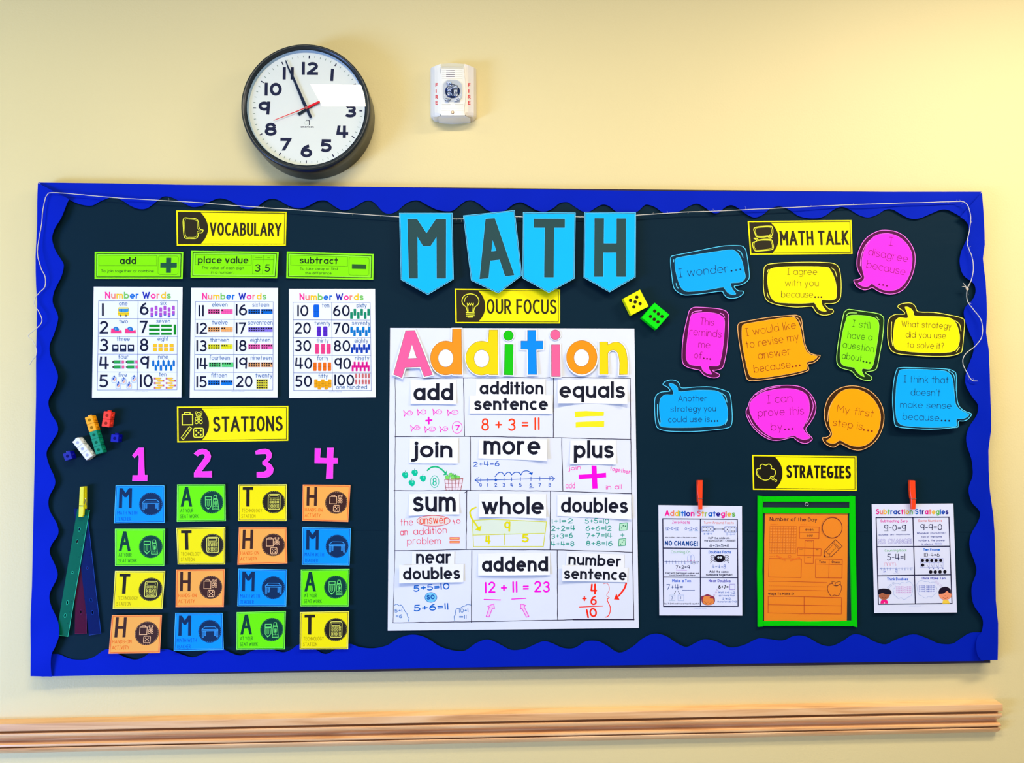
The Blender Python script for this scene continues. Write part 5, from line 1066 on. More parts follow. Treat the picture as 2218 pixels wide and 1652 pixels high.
i = ch.ink(C2); TE = (0, 158, 136)
for t, x0, y0, x1, y1 in (('1+1=2', 1408, 808, 1588, 803), ('2+2=4', 1402, 872, 1608, 868), ('3+3=6', 1403, 937, 1588, 930), ('4+4=8', 1400, 1002, 1600, 1000), ('5+5=10', 1692, 806, 1898, 808), ('6+6=12', 1698, 870, 1920, 868), ('7+7=14', 1700, 932, 1925, 930), ('8+8=16', 1700, 997, 1928, 1000)):
    i.text(t, (x0, y0), (x1, y1), 44, 6.5, TE, 1, jit=.04)
for (q, pp) in (([(1990, 806), (2055, 800), (2052, 862), (1986, 866)], [(2005, 845), (2020, 825), (2038, 828)]), ([(1984, 940), (2042, 934), (2038, 994), (1980, 998)], [(1998, 982), (2012, 966), (2026, 952)])):
    i.fill(q, (190, 236, 200), 1); i.line(q, 5, (20, 160, 110), 2, closed=True); i.dots(pp, 5, (10, 110, 80), 3)
i.line([(1998, 905), (2028, 905)], 5, TE, 1); i.line([(2013, 890), (2013, 920)], 5, TE, 1); i.done('marker_writing')
i = ch.ink(C3); i.text('5+5=10', (258, 432), (560, 412), 54, 9.5, (0, 100, 200), 1, jit=.04); i.fill(ell(402, 480, 50, 42, 22), (120, 206, 240), 1); i.line(ell(402, 480, 50, 42, 22), 4, (0, 110, 200), 2, closed=True); i.text('so', (368, 500), (434, 495), 56, 7.5, (0, 80, 170), 3)
i.text('5+6=11', (262, 602), (550, 583), 56, 9.5, (0, 100, 200), 1, jit=.04); BC = (0, 110, 190)
i.line(catmull([(92, 548), (115, 538), (135, 550), (150, 545), (165, 562), (175, 580), (186, 600), (200, 618), (206, 640), (218, 655), (212, 682)], False), 4.5, BC, 1); i.line(catmull([(738, 545), (710, 540), (690, 552), (665, 560), (645, 575), (622, 575), (608, 600), (612, 625), (598, 640), (602, 675)], False), 4.5, BC, 1)
i.text('5+1', (98, 608), (160, 604), 28, 4.5, BC, 1); i.text('=6', (106, 655), (160, 655), 32, 4.5, BC, 1); i.text('10+1', (642, 610), (718, 604), 34, 4.5, BC, 1); i.text('=11', (640, 660), (702, 660), 34, 4.5, BC, 1); i.done('marker_writing')
i = ch.ink(C3); i.text('12 + 11 = 23', (858, 446), (1405, 436), 94, 14, MG, 1, jit=.03, gap=.16); i.line([(850, 497), (988, 502)], 8, MG, 1); i.line([(1083, 495), (1203, 488)], 8, MG, 1)
for p in ([(868, 640), (895, 562), (880, 555), (932, 535), (938, 575), (922, 570), (892, 645)], [(1207, 646), (1168, 570), (1154, 580), (1162, 535), (1200, 548), (1188, 560), (1228, 640)]): i.fill(p, (244, 210, 236), 1); i.line(p, 5, MG, 2, closed=True)
i.done('marker_writing')
i = ch.ink(C3); RR = (255, 40, 14); i.text('4', (1747, 456), (1804, 456), 92, 15, RR, 1); i.text('+', (1677, 528), (1715, 528), 78, 12, RR, 1); i.text('6', (1747, 545), (1800, 545), 78, 13, RR, 1); i.line([(1653, 562), (1850, 553)], 7, RR, 1); i.text('10', (1722, 657), (1808, 640), 78, 14, RR, 1)
i.line(catmull([(1855, 366), (1885, 362), (1903, 385), (1905, 420), (1885, 455), (1888, 470), (1905, 482)], False), 3.5, (236, 60, 60), 1); i.line(catmull([(1905, 482), (1888, 500), (1900, 530), (1914, 565), (1910, 610), (1893, 640), (1875, 646)], False), 7, RR, 1)
i.line(catmull([(2048, 362), (2030, 410), (1985, 468)], False), 15, RR, 1); i.fill([(1945, 497), (1965, 447), (1992, 500)], RR, 2); i.done('marker_writing')

def slip(word, fr, q, p0, p1, h, wd, curl, z=.0012, where=''):
    s = Sheet('word_slip', 'white paper slip reading %s %s' % (word, where), 'word slip', q, (246, 247, 250), CH + .0008 + z, 'word slips glued on the chart', curl, fr=fr)
    i = s.ink(fr); i.text(word, p0, p1, h, wd, (22, 24, 40), 1, cap='s', gap=.1); i.done('lettering')
LC = {'bc': .006, 'b': .001}
slip('add', C1, [(195, 487), (588, 483), (585, 695), (197, 690)], (220, 662), (560, 662), 148, 28, {'b': .002, 'bc': .002}, where='above the pink fish')
slip('addition', C1, [(760, 487), (1350, 483), (1350, 640), (755, 640)], (787, 608), (1335, 608), 112, 21, None, where='in the top middle box')
slip('sentence', C1, [(703, 620), (1405, 618), (1410, 777), (703, 773)], (740, 745), (1373, 745), 112, 21, {'b': .001, 'bc': .001}, .0022, 'right above the orange 8 + 3 = 11')
slip('equals', C1, [(1457, 487), (2055, 480), (2055, 690), (1457, 685)], (1472, 640), (2035, 641), 142, 25, {'bc': .011}, where='above the yellow bars')
slip('join', C2, [(188, 80), (603, 75), (600, 292), (185, 290)], (210, 240), (553, 240), 145, 27, {'b': .001, 'r': .001}, where='above the green apples')
slip('more', C2, [(783, 85), (1365, 83), (1365, 268), (778, 247)], (820, 214), (1308, 216), 165, 26, {'r': .004, 'bc': .003}, where='above the blue number line')
slip('plus', C2, [(1567, 95), (1957, 93), (1955, 300), (1562, 295)], (1596, 244), (1938, 245), 152, 27, {'bc': .004}, where='above the thick pink plus sign')
slip('sum', C2, [(182, 552), (613, 548), (613, 727), (180, 740)], (215, 706), (583, 706), 182, 28, {'bc': .005}, where='at the left of the third row')
slip('whole', C2, [(783, 550), (1358, 553), (1358, 762), (782, 750)], (808, 726), (1338, 728), 152, 26, {'bc': .006}, where='above the yellow box model')
slip('doubles', C2, [(1455, 560), (2090, 563), (2088, 772), (1455, 742)], (1485, 712), (2060, 716), 132, 23, {'r': .003, 'bc': .002}, where='above the teal number sentences')
slip('near', C3, [(243, 97), (600, 95), (598, 215), (240, 218)], (277, 197), (578, 196), 118, 19, None, where='at the bottom left box')
slip('doubles', C3, [(133, 210), (678, 200), (675, 352), (135, 363)], (167, 332), (650, 326), 104, 19, {'b': .002, 'l': .004}, .0022, 'just below the slip reading near')
slip('addend', C3, [(800, 112), (1405, 102), (1405, 292), (800, 296)], (832, 264), (1390, 260), 127, 24, {'b': .006, 'bc': -.003}, where='above the pink 12 + 11 = 23')
slip('number', C3, [(1545, 103), (2030, 120), (2030, 240), (1540, 228)], (1560, 204), (2008, 223), 96, 17, None, where='at the top of the bottom right box')
slip('sentence', C3, [(1510, 210), (2062, 233), (2055, 352), (1508, 342)], (1522, 324), (2050, 338), 97, 17, {'l': .004, 'bc': .001}, .0022, 'right above the red sum of ten')

def cutout(label, outline, shapes, rgb, holes=(), curl=None):
    h = CH + .003
    s = Sheet('letter_cutout', label, 'letter cutout', outline, (246, 247, 250), h, 'cut-out letters of the chart title', curl or {'b': .004}, fr=C1)
    i = s.ink(C1)
    for sh in shapes: i.fill(sh, (90, 60, 40), 1)
    i2_ = offset
    for sh in shapes: i.fill(offset(sh, -2.2), rgb, 2)
    for hh in holes: i.fill(hh, (90, 60, 40), 3); i.fill(offset(hh, -2.2), (246, 247, 250), 4)
    i.done('coloured_face')
def dsh(cx, cy, rx, ry, x0, x1, t, b_): return [(x0, t), (x1, t), (x1 + 4, b_), (x0 + 6, b_)] + [q for q in ell(cx, cy, rx, ry, 40, 60, 300) if q[0] < x0 + 4]
A1p = [(152, 62), (232, 60), (385, 440), (312, 460), (280, 375), (148, 380), (122, 468), (47, 438)]
cutout('pink cut-out capital A starting the title Addition', offset(A1p, 9), [A1p], (255, 96, 156), [[(207, 180), (172, 303), (250, 300)]], {'b': .006})
d1 = dsh(497, 297, 133, 147, 553, 632, 46, 440)
cutout('orange cut-out letter d beside the pink A', offset(d1, 8), [d1], (255, 150, 30), [ell(497, 299, 66, 77, 30)], {'b': .005})
d2 = dsh(805, 298, 137, 147, 867, 943, 55, 443)
cutout('yellow cut-out letter d beside the green i', offset(d2, 8), [d2], (255, 216, 10), [ell(805, 302, 66, 76, 30)], {'b': .004})
def icut(label, dot, stem, rgb):
    h = CH + .003; x0 = min(q[0] for q in stem)
    s = Sheet('letter_cutout', label, 'letter cutout', offset(stem, 8), (246, 247, 250), h, 'cut-out letters of the chart title', {'b': .004}, fr=C1)
    i = s.ink(C1); i.fill(stem, (40, 50, 40), 1); i.fill(offset(stem, -2.2), rgb, 2); i.done('coloured_face')
    t = Sheet('dot', None, None, ell(dot[0] + 1, dot[1] + 1, 50, n=28), (246, 247, 250), h, parent=s.o, fr=C1)
    i = t.ink(C1); i.fill(ell(dot[0], dot[1], 44, n=28), (40, 50, 40), 1); i.fill(ell(dot[0], dot[1], 41.5, n=28), rgb, 2); i.done('dot_face')
icut('green cut-out letter i with a round dot', (1035, 105), [(1002, 178), (1078, 180), (1075, 445), (997, 443)], (20, 200, 10))
tp = [(1197, 58), (1272, 58), (1272, 150), (1334, 150), (1332, 224), (1275, 226), (1280, 440), (1202, 440), (1200, 226), (1140, 224), (1140, 150), (1197, 150)]
cutout('blue cut-out letter t between the two letters i', offset(tp, 8), [tp], (0, 140, 240))
icut('pink cut-out letter i with a round dot', (1437, 98), [(1402, 182), (1477, 182), (1482, 458), (1403, 458)], (250, 100, 150))
cutout('orange cut-out letter o beside the yellow n', ell(1665, 296, 141, 155, 40), [ell(1664, 292, 133, 146, 40)], (255, 150, 20), [ell(1662, 296, 66, 75, 30)], {'b': .005})
npg = [(1815, 158), (1888, 158), (1890, 182)] + catmull([(1930, 163), (1980, 162), (2025, 195), (2050, 260), (2060, 350)], False, 3) + [(2057, 440), (1985, 442)] + catmull([(1988, 340), (1975, 265), (1950, 234), (1915, 234), (1890, 255)], False, 3) + [(1892, 438), (1815, 438)]
cutout('yellow cut-out letter n ending the title Addition', offset(npg, 8), [npg], (255, 216, 10))

# ================================================================== speech bubbles
B1 = Frame(1440, 460, 6.161); B2 = Frame(1780, 460, 4.129); B3 = Frame(1400, 640, 4.59); B4 = Frame(1780, 760, 4.86)
BC_ = {'b': ((0, 168, 250), (90, 214, 255), (4, 44, 64), (18, 32, 60)), 'y': ((255, 232, 0), (255, 250, 90), (42, 36, 10), (70, 50, 30)), 'p': ((255, 50, 226), (255, 120, 236), (84, 8, 66), (120, 10, 80)),
       'o': ((255, 166, 0), (255, 186, 110), (62, 34, 6), (140, 40, 20)), 'g': ((140, 240, 20), (180, 255, 110), (20, 50, 14), (16, 60, 20))}
def bubble(label, fr, c, outer, inner, texts, dots, th, curl, tw_, hl=(), pen=3.3):
    f, e, d, t = BC_[c]; s = fr.s; O = catmull(outer, True, 3)
    sh = Sheet('speech_bubble', label, 'speech bubble', O, e, BF + .0015, 'paper speech bubbles', curl, fr=fr)
    i = sh.ink(fr); i.fill(offset(O, -1.5 * s), d, 1)
    for p in hl: i.line(catmull(p, False), 1.5 * s, e, 2)
    i.done('dark_outline')
    I = catmull(inner, True, 3); i = sh.ink(fr); i.fill(offset(I, .5 * s), tuple(min(255, v + 10) for v in e), 2); i.fill(I, f, 3); i.done('coloured_face')
    i = sh.ink(fr)
    for w_, p0, p1, h in texts: i.text(w_, p0, p1, h, tw_, t, 4)
    i.dots(dots, 2.0 * s, t, 4, 12); i.done('lettering')
bubble('blue speech bubble reading I wonder, left of the MATH TALK sign', B1, 'b', [(75, 600), (120, 570), (300, 535), (700, 455), (850, 438), (1010, 440), (1060, 465), (1090, 520), (1120, 700), (1133, 850), (1115, 905), (1070, 945), (1000, 975), (932, 985), (950, 1015), (990, 1042), (1040, 1045), (1055, 1070), (1035, 1100), (980, 1135), (900, 1150), (830, 1138), (785, 1095), (750, 1055), (560, 1080), (350, 1103), (240, 1100), (150, 1050), (110, 985), (90, 850), (75, 720)],
    [(140, 630), (190, 600), (500, 550), (850, 500), (930, 510), (985, 560), (1030, 650), (1060, 780), (1075, 860), (1045, 910), (990, 932), (882, 940), (880, 965), (900, 1020), (948, 1085), (900, 1095), (840, 1070), (795, 1010), (765, 997), (550, 1035), (350, 1053), (270, 1045), (210, 990), (170, 880), (145, 780), (135, 690)],
    [('I wonder', (192, 868), (850, 798), 118)], [(890, 778), (950, 769), (1008, 760)], 118, {'b': .006, 'r': .002}, 6.5, [[(965, 498), (1015, 530), (1045, 600)], [(150, 945), (160, 985), (178, 1010)], [(120, 630), (115, 660)]])
bubble('yellow speech bubble reading I agree with you because, under the MATH TALK sign', B0, 'y', [(300, 680), (320, 640), (370, 615), (560, 598), (850, 592), (1060, 598), (1150, 612), (1200, 650), (1222, 720), (1235, 850), (1230, 1000), (1205, 1060), (1160, 1090), (1100, 1100), (1040, 1100), (1060, 1130), (1090, 1155), (1130, 1160), (1142, 1190), (1125, 1215), (1060, 1235), (990, 1232), (930, 1200), (890, 1140), (865, 1130), (700, 1140), (540, 1125), (420, 1100), (340, 1060), (305, 990), (292, 850)],
    [(360, 710), (390, 675), (500, 655), (750, 648), (1040, 655), (1100, 690), (1150, 790), (1173, 900), (1170, 1020), (1140, 1045), (1080, 1052), (1002, 1048), (995, 1080), (1010, 1130), (1052, 1185), (990, 1180), (950, 1150), (915, 1090), (890, 1082), (750, 1092), (550, 1085), (440, 1070), (380, 1000), (352, 880), (348, 780)],
    [('I agree', (583, 748), (943, 750), 80), ('with you', (556, 884), (960, 886), 82), ('because', (510, 1020), (895, 1022), 82)], [(918, 1016), (955, 1016), (993, 1016)], 80, {'b': .003}, 5, [[(1115, 665), (1155, 700), (1178, 770)], [(345, 715), (357, 685)], [(343, 965), (350, 1000), (368, 1030)]])
bubble('pink round speech bubble reading I disagree because, right of the MATH TALK sign', B0, 'p', [(1380, 810), (1430, 800), (1470, 772), (1440, 720), (1418, 650), (1420, 540), (1445, 440), (1500, 340), (1580, 265), (1690, 215), (1790, 210), (1900, 230), (2000, 290), (2080, 390), (2120, 500), (2120, 620), (2090, 750), (2030, 870), (1950, 950), (1850, 982), (1750, 975), (1660, 940), (1605, 905), (1560, 925), (1500, 932), (1430, 900), (1395, 860)],
    [(1435, 850), (1480, 830), (1510, 785), (1495, 720), (1482, 650), (1485, 540), (1520, 430), (1580, 335), (1650, 275), (1740, 255), (1840, 260), (1940, 305), (2020, 380), (2075, 480), (2082, 600), (2060, 720), (2000, 840), (1920, 915), (1830, 938), (1740, 930), (1660, 895), (1600, 855), (1560, 885), (1490, 885)],
    [('I', (1800, 395), (1850, 400), 102), ('disagree', (1552, 510), (2026, 600), 94), ('because', (1530, 665), (1995, 756), 96)], [(1688, 862), (1735, 871), (1780, 880)], 95, {'b': .003, 'l': .006}, 5, [[(1625, 300), (1560, 350), (1500, 440), (1470, 540), (1462, 640)]])
bubble('pink speech bubble reading This reminds me of, below the blue I wonder bubble', B3, 'p', [(410, 200), (425, 150), (460, 118), (520, 112), (700, 125), (780, 145), (815, 180), (822, 240), (808, 500), (775, 680), (745, 730), (690, 745), (665, 745), (700, 765), (728, 780), (730, 800), (700, 818), (640, 818), (570, 790), (530, 745), (480, 735), (400, 710), (360, 670), (352, 580), (365, 400)],
    [(440, 215), (480, 178), (600, 168), (700, 180), (765, 220), (778, 290), (762, 500), (735, 650), (715, 695), (670, 700), (622, 700), (625, 735), (650, 780), (600, 770), (560, 740), (540, 700), (450, 690), (405, 650), (395, 560), (415, 380)],
    [('This', (533, 288), (670, 300), 70), ('reminds', (428, 390), (745, 418), 76), ('me', (516, 516), (633, 524), 72), ('of', (472, 622), (550, 628), 70)], [(570, 624), (603, 628), (635, 631)], 72, {'b': .004, 'l': .003}, 4.4, [[(450, 180), (480, 158), (550, 150)], [(735, 175), (765, 190), (778, 220)]])
bubble('orange speech bubble reading I would like to revise my answer because, tail to the right', B3, 'o', [(905, 310), (920, 275), (960, 258), (1200, 215), (1440, 192), (1510, 197), (1545, 230), (1560, 340), (1580, 480), (1620, 560), (1680, 585), (1732, 595), (1700, 645), (1650, 675), (1610, 683), (1617, 730), (1595, 755), (1450, 795), (1200, 835), (1050, 850), (1005, 835), (985, 790), (940, 580), (915, 430)],
    [(950, 330), (965, 290), (1020, 275), (1200, 245), (1430, 212), (1490, 235), (1530, 320), (1555, 450), (1590, 550), (1640, 590), (1700, 605), (1660, 645), (1595, 663), (1600, 720), (1560, 745), (1400, 780), (1150, 818), (1060, 815), (1020, 780), (985, 640), (955, 480)],
    [('I would like', (992, 404), (1492, 325), 80), ('to revise my', (994, 527), (1518, 443), 80), ('answer', (1114, 636), (1440, 586), 84), ('because', (1073, 768), (1437, 716), 80)], [(1455, 705), (1489, 699), (1524, 692)], 80, {'b': .003, 'r': .003}, 4.6, [[(1450, 203), (1505, 225), (1535, 280), (1552, 340)]])
bubble('green speech bubble reading I still have a question about, right of the orange revise bubble', B2, 'g', [(190, 920), (210, 880), (245, 863), (350, 878), (490, 898), (540, 920), (558, 965), (545, 1130), (520, 1270), (498, 1380), (470, 1415), (395, 1430), (425, 1452), (450, 1475), (440, 1502), (380, 1502), (310, 1470), (265, 1420), (180, 1395), (140, 1360), (130, 1290), (150, 1130)],
    [(218, 960), (240, 925), (320, 918), (430, 930), (490, 955), (512, 1010), (500, 1130), (475, 1290), (455, 1370), (425, 1402), (368, 1395), (358, 1420), (380, 1468), (335, 1445), (300, 1405), (285, 1385), (200, 1370), (168, 1330), (165, 1240), (185, 1080)],
    [('I still', (272, 1020), (433, 1040), 62), ('have a', (228, 1125), (450, 1146), 64), ('question', (184, 1208), (464, 1250), 64), ('about', (177, 1306), (354, 1334), 62)], [(372, 1332), (401, 1339), (430, 1344)], 62, {'b': .003, 'l': .003}, 4.0, [[(222, 925), (240, 900), (310, 898)], [(485, 930), (512, 960)]])
bubble('yellow speech bubble reading What strategy did you use to solve it, near the right border', B2, 'y', [(590, 980), (610, 935), (660, 908), (738, 905), (715, 875), (680, 850), (683, 828), (730, 810), (800, 808), (840, 840), (865, 885), (1000, 890), (1150, 915), (1250, 940), (1280, 975), (1272, 1100), (1258, 1230), (1235, 1260), (1150, 1285), (1000, 1290), (800, 1278), (680, 1265), (615, 1230), (590, 1150), (585, 1060)],
    [(650, 1000), (665, 960), (700, 940), (767, 945), (765, 900), (745, 845), (790, 855), (820, 890), (835, 925), (1000, 930), (1130, 940), (1190, 975), (1225, 1060), (1232, 1150), (1190, 1235), (1050, 1255), (850, 1250), (720, 1235), (655, 1215), (640, 1120)],
    [('What strategy', (712, 1022), (1158, 1040), 56), ('did you use', (750, 1118), (1110, 1128), 56), ('to solve it?', (762, 1208), (1090, 1222), 56)], [], 56, {'b': .003, 'r': .004}, 4.0, [[(1190, 965), (1232, 1000), (1245, 1060)], [(1232, 1205), (1205, 1245)], [(625, 980), (622, 1100), (635, 1190)]])
bubble('blue speech bubble reading Another strategy you could use is, right of the chart', B3, 'b', [(80, 1040), (100, 985), (150, 955), (230, 945), (205, 910), (162, 888), (180, 855), (240, 835), (300, 845), (335, 880), (355, 915), (500, 905), (650, 905), (780, 940), (830, 970), (848, 1060), (858, 1200), (850, 1280), (820, 1315), (700, 1335), (450, 1355), (220, 1350), (120, 1325), (90, 1270), (80, 1150)],
    [(130, 1080), (145, 1020), (190, 985), (265, 985), (262, 940), (225, 880), (270, 880), (310, 915), (330, 955), (500, 940), (680, 945), (740, 975), (785, 1050), (808, 1150), (800, 1230), (760, 1285), (650, 1300), (450, 1310), (160, 1305), (145, 1250), (132, 1160)],
    [('Another', (318, 1052), (603, 1048), 60), ('strategy you', (241, 1156), (690, 1150), 60), ('could use is', (216, 1260), (630, 1256), 62)], [(649, 1247), (679, 1247), (708, 1246)], 60, {'b': .003}, 4.4, [[(738, 965), (785, 1000), (802, 1060)], [(808, 1225), (785, 1278)], [(110, 1080), (112, 1200), (135, 1290)]])
bubble('pink speech bubble reading I can prove this by, between the lower blue and orange bubbles', B3, 'p', [(1010, 1100), (1030, 1040), (1100, 960), (1230, 905), (1400, 887), (1540, 905), (1620, 960), (1670, 1030), (1690, 1110), (1670, 1200), (1620, 1280), (1588, 1325), (1610, 1370), (1652, 1415), (1640, 1445), (1590, 1472), (1530, 1462), (1480, 1430), (1450, 1412), (1330, 1440), (1230, 1435), (1130, 1380), (1050, 1300), (1000, 1210), (988, 1150)],
    [(1030, 1080), (1060, 1030), (1150, 965), (1300, 930), (1430, 925), (1540, 950), (1600, 1000), (1620, 1080), (1615, 1190), (1580, 1270), (1558, 1320), (1590, 1370), (1625, 1415), (1560, 1430), (1500, 1410), (1465, 1390), (1370, 1415), (1250, 1405), (1150, 1340), (1070, 1240), (1030, 1150)],
    [('I can', (1203, 1072), (1453, 1056), 84), ('prove this', (1110, 1204), (1568, 1180), 82), ('by', (1240, 1343), (1352, 1338), 82)], [(1378, 1330), (1415, 1327), (1453, 1324)], 82, {'b': .003}, 4.4, [[(1085, 985), (1200, 930), (1330, 905)], [(1625, 990), (1660, 1090), (1630, 1200), (1590, 1270)], [(1010, 1180), (1060, 1280), (1140, 1360), (1240, 1420)]])
bubble('orange round speech bubble reading My first step is, above the STRATEGIES sign', B4, 'o', [(5, 910), (50, 905), (90, 868), (50, 800), (25, 700), (30, 600), (70, 490), (150, 410), (250, 370), (360, 365), (480, 400), (570, 470), (630, 560), (658, 670), (645, 800), (590, 920), (510, 1000), (410, 1045), (310, 1035), (240, 1000), (190, 980), (130, 1015), (70, 1000), (20, 960)],
    [(50, 945), (90, 915), (110, 870), (85, 790), (75, 700), (85, 600), (140, 490), (200, 430), (280, 400), (380, 405), (480, 450), (560, 530), (610, 630), (618, 730), (590, 850), (520, 950), (430, 1000), (330, 1000), (250, 970), (190, 940), (140, 970), (90, 970)],
    [('My first', (158, 640), (545, 698), 76), ('step is', (112, 785), (424, 832), 80)], [(443, 830), (487, 836), (528, 843)], 80, {'b': .004, 'l': .004}, 4.8, [[(190, 450), (120, 520), (75, 620), (62, 740)]])
bubble("blue speech bubble reading I think that doesn't make sense because, at right", B4, 'b', [(745, 420), (760, 290), (785, 200), (820, 172), (1000, 172), (1300, 185), (1390, 210), (1420, 260), (1425, 480), (1450, 580), (1510, 630), (1580, 662), (1540, 720), (1490, 740), (1443, 742), (1438, 795), (1400, 808), (1150, 827), (900, 815), (800, 800), (765, 770), (750, 650), (742, 540)],
    [(780, 440), (790, 320), (815, 220), (850, 195), (1000, 192), (1250, 205), (1330, 225), (1375, 290), (1395, 450), (1410, 560), (1460, 620), (1550, 670), (1490, 712), (1418, 715), (1420, 780), (1380, 795), (1150, 805), (900, 790), (820, 765), (785, 700), (775, 560)],
    [('I think that', (862, 330), (1333, 342), 76), ("doesn't", (935, 467), (1248, 475), 74), ('make sense', (825, 595), (1365, 609), 70), ('because', (850, 722), (1235, 737), 74)], [(1262, 732), (1300, 733), (1340, 734)], 74, {'b': .012, 'l': .005}, 4.6, [[(1330, 205), (1385, 245), (1403, 320), (1405, 420)]])

# ================================================================== strategy sheets
A1 = Frame(1420, 1080, 11.09); S1_ = Frame(1880, 1080, 11.09)
LAV = (226, 230, 250); INKB = (20, 20, 60); BLT = (0, 84, 190)
s = Sheet('strategy_sheet', 'white Addition Strategies sheet hanging under the left red clothespin', 'poster', [(68, 150), (2075, 175), (2083, 2805), (90, 2800)], LAV, BF + .0018, 'white strategy sheets', {'b': .003}, fr=A1)
i = s.ink(A1)
LA = ['255,20,150', '240,130,110', '246,196,50', '60,180,60', '0,110,210', '0,80,200', '20,20,150', '255,20,150', '0,0,0', '250,100,130', '246,190,40', '150,190,90', '0,90,190', '0,80,200', '30,20,140', '250,20,150', '230,130,110', '240,180,60', '100,180,70']
LA = [tuple(int(v) for v in c.split(',')) for c in LA]
i.text('Addition Strategies', (222, 415), (1915, 432), 142, 27, LA, 2, cap='s', gap=.1); i.done('title_lettering')
def g6(i, tl, tr, bl, br, mt, mb, rows, wdt=24):
    i.line([tl, tr], wdt, INKB, 1, cap='s'); i.line([tl, bl], wdt, INKB, 1, cap='s'); i.line([tr, br], wdt, INKB, 1, cap='s'); i.line([bl, br], wdt, INKB, 1, cap='s'); i.line([mt, mb], wdt, INKB, 1)
    for a, b_ in rows: i.line([a, b_], wdt, INKB, 1)
i = s.ink(A1); g6(i, (172, 480), (1962, 492), (193, 2585), (1982, 2580), (1077, 485), (1077, 2580), [((180, 1183), (1968, 1200)), ((186, 1878), (1975, 1892))]); i.done('grid_lines')
i = s.ink(A1)
for t, x0, y0, x1, y1, h, wd_, c in (('Zero Facts', 395, 595, 822, 600, 75, 9, (236, 30, 170)), ('Turn-Around Facts', 1155, 602, 1878, 605, 65, 7, (240, 140, 130)), ('NO CHANGE!', 220, 1125, 1015, 1135, 120, 24, (0, 70, 150)),
                          ('Counting On', 370, 1308, 832, 1310, 70, 7, (130, 200, 150)), ('Doubles Facts', 1275, 1312, 1812, 1312, 70, 11, (0, 100, 210)), ('Make a Ten', 400, 2000, 850, 2002, 68, 11, (0, 90, 220)), ('Near Doubles', 1275, 2000, 1802, 2004, 68, 10, (50, 40, 190))):
    i.text(t, (x0, y0), (x1, y1), h, wd_, c, 2); i.cut('heading_lettering')
i = s.ink(A1)
T2 = (50, 110, 200); DN = (24, 24, 70)
for t, x0, y0, x1, y1, h, wd_, c in (('12+0=12', 248, 740, 548, 742, 62, 8, BLT), ('0+12=12', 702, 745, 1015, 748, 60, 7, BLT), ('6+5=11', 1155, 862, 1355, 862, 42, 6, (0, 110, 200)), ('5+6=11', 1700, 870, 1900, 870, 42, 6, (90, 130, 210)),
                          ('any number + zero = the same number', 232, 935, 1000, 942, 28, 5, DN), ('FLIP the addends,', 1268, 965, 1790, 962, 50, 8, DN), ("the sum DOESN'T CHANGE!", 1165, 1028, 1918, 1028, 50, 7, DN), ('6+5=5+6', 1298, 1160, 1768, 1162, 78, 10, DN),
                          ('7+2=9', 482, 1682, 822, 1684, 85, 11, DN), ('Start with the biggest number and', 232, 1798, 1042, 1806, 40, 7, DN), ('count forward from there', 328, 1850, 955, 1856, 38, 7, DN), ('4+4=8', 1355, 1670, 1688, 1672, 92, 9, BLT),
                          ('Add the same', 1290, 1775, 1752, 1777, 55, 10, DN), ('numbers together!', 1212, 1848, 1842, 1850, 55, 10, DN), ('7+4=', 262, 2182, 655, 2180, 130, 12, (20, 60, 140)), ('3', 365, 2412, 418, 2412, 72, 8, (40, 90, 160)), ('1', 598, 2412, 614, 2412, 72, 8, (40, 90, 160)),
                          ('So, 7+3=10 and 1 more than 10 equals 11', 212, 2535, 1045, 2535, 36, 7, DN), ('6+7=', 1510, 2158, 1750, 2158, 92, 15, (10, 14, 40)), ('Well, 6+6 = 12', 1508, 2268, 1900, 2268, 46, 6, T2), ('so 1 more than', 1518, 2342, 1908, 2342, 44, 6, T2), ('12 is 13', 1595, 2415, 1800, 2415, 46, 6, T2), ('therefore 6+7=13', 1480, 2490, 1942, 2492, 44, 6, T2)):
    i.text(t, (x0, y0), (x1, y1), h, wd_, c, 2); i.cut('body_lettering')
i = s.ink(A1)
for x0, x1, y in ((240, 322, 753), (472, 555, 757), (802, 885, 770), (935, 1020, 770)): i.line([(x0, y), (x1, y)], 6, (90, 160, 220), 2)
i.line(rrect(1112, 655, 1392, 795, 18), 8, BLT, 2, closed=True); i.line([(1252, 660), (1252, 790)], 4, (120, 170, 220), 2); i.line(rrect(1655, 665, 1935, 805, 18), 8, BLT, 2, closed=True); i.line([(1795, 670), (1795, 800)], 4, (120, 170, 220), 2)
i.dots([(x, y) for x in (1143, 1186, 1227) for y in (686, 766)] + [(1281, 686), (1361, 686), (1321, 726), (1281, 766), (1361, 766)] + [(1686, 696), (1764, 696), (1726, 737), (1686, 776), (1764, 776)] + [(x, y) for x in (1819, 1860, 1900) for y in (696, 776)], 13, (14, 14, 50), 3)
i.line([(1425, 727), (1620, 727)], 8, DN, 2)
for x, d in ((1412, 1), (1632, -1)): i.line([(x + 30 * d, 702), (x, 727), (x + 30 * d, 752)], 9, DN, 2)
i.cut()
i.line([(220, 1503), (1045, 1514)], 8, (20, 60, 140), 2); i.fill([(210, 1503), (235, 1490), (235, 1516)], INKB, 2); i.fill([(1050, 1514), (1024, 1501), (1024, 1527)], INKB, 2)
for k in range(11): x = 260 + k * 74; i.line([(x, 1485), (x, 1530)], 6, (20, 60, 140), 2); i.text(str(k), (x - 9, 1560), (x + 11, 1560), 28, 5, T2, 2)
for x in (768, 848): i.line(catmull([(x, 1480), (x + 5, 1380), (x + 38, 1342), (x + 75, 1385), (x + 80, 1480)], False), 6, (100, 140, 220), 2)
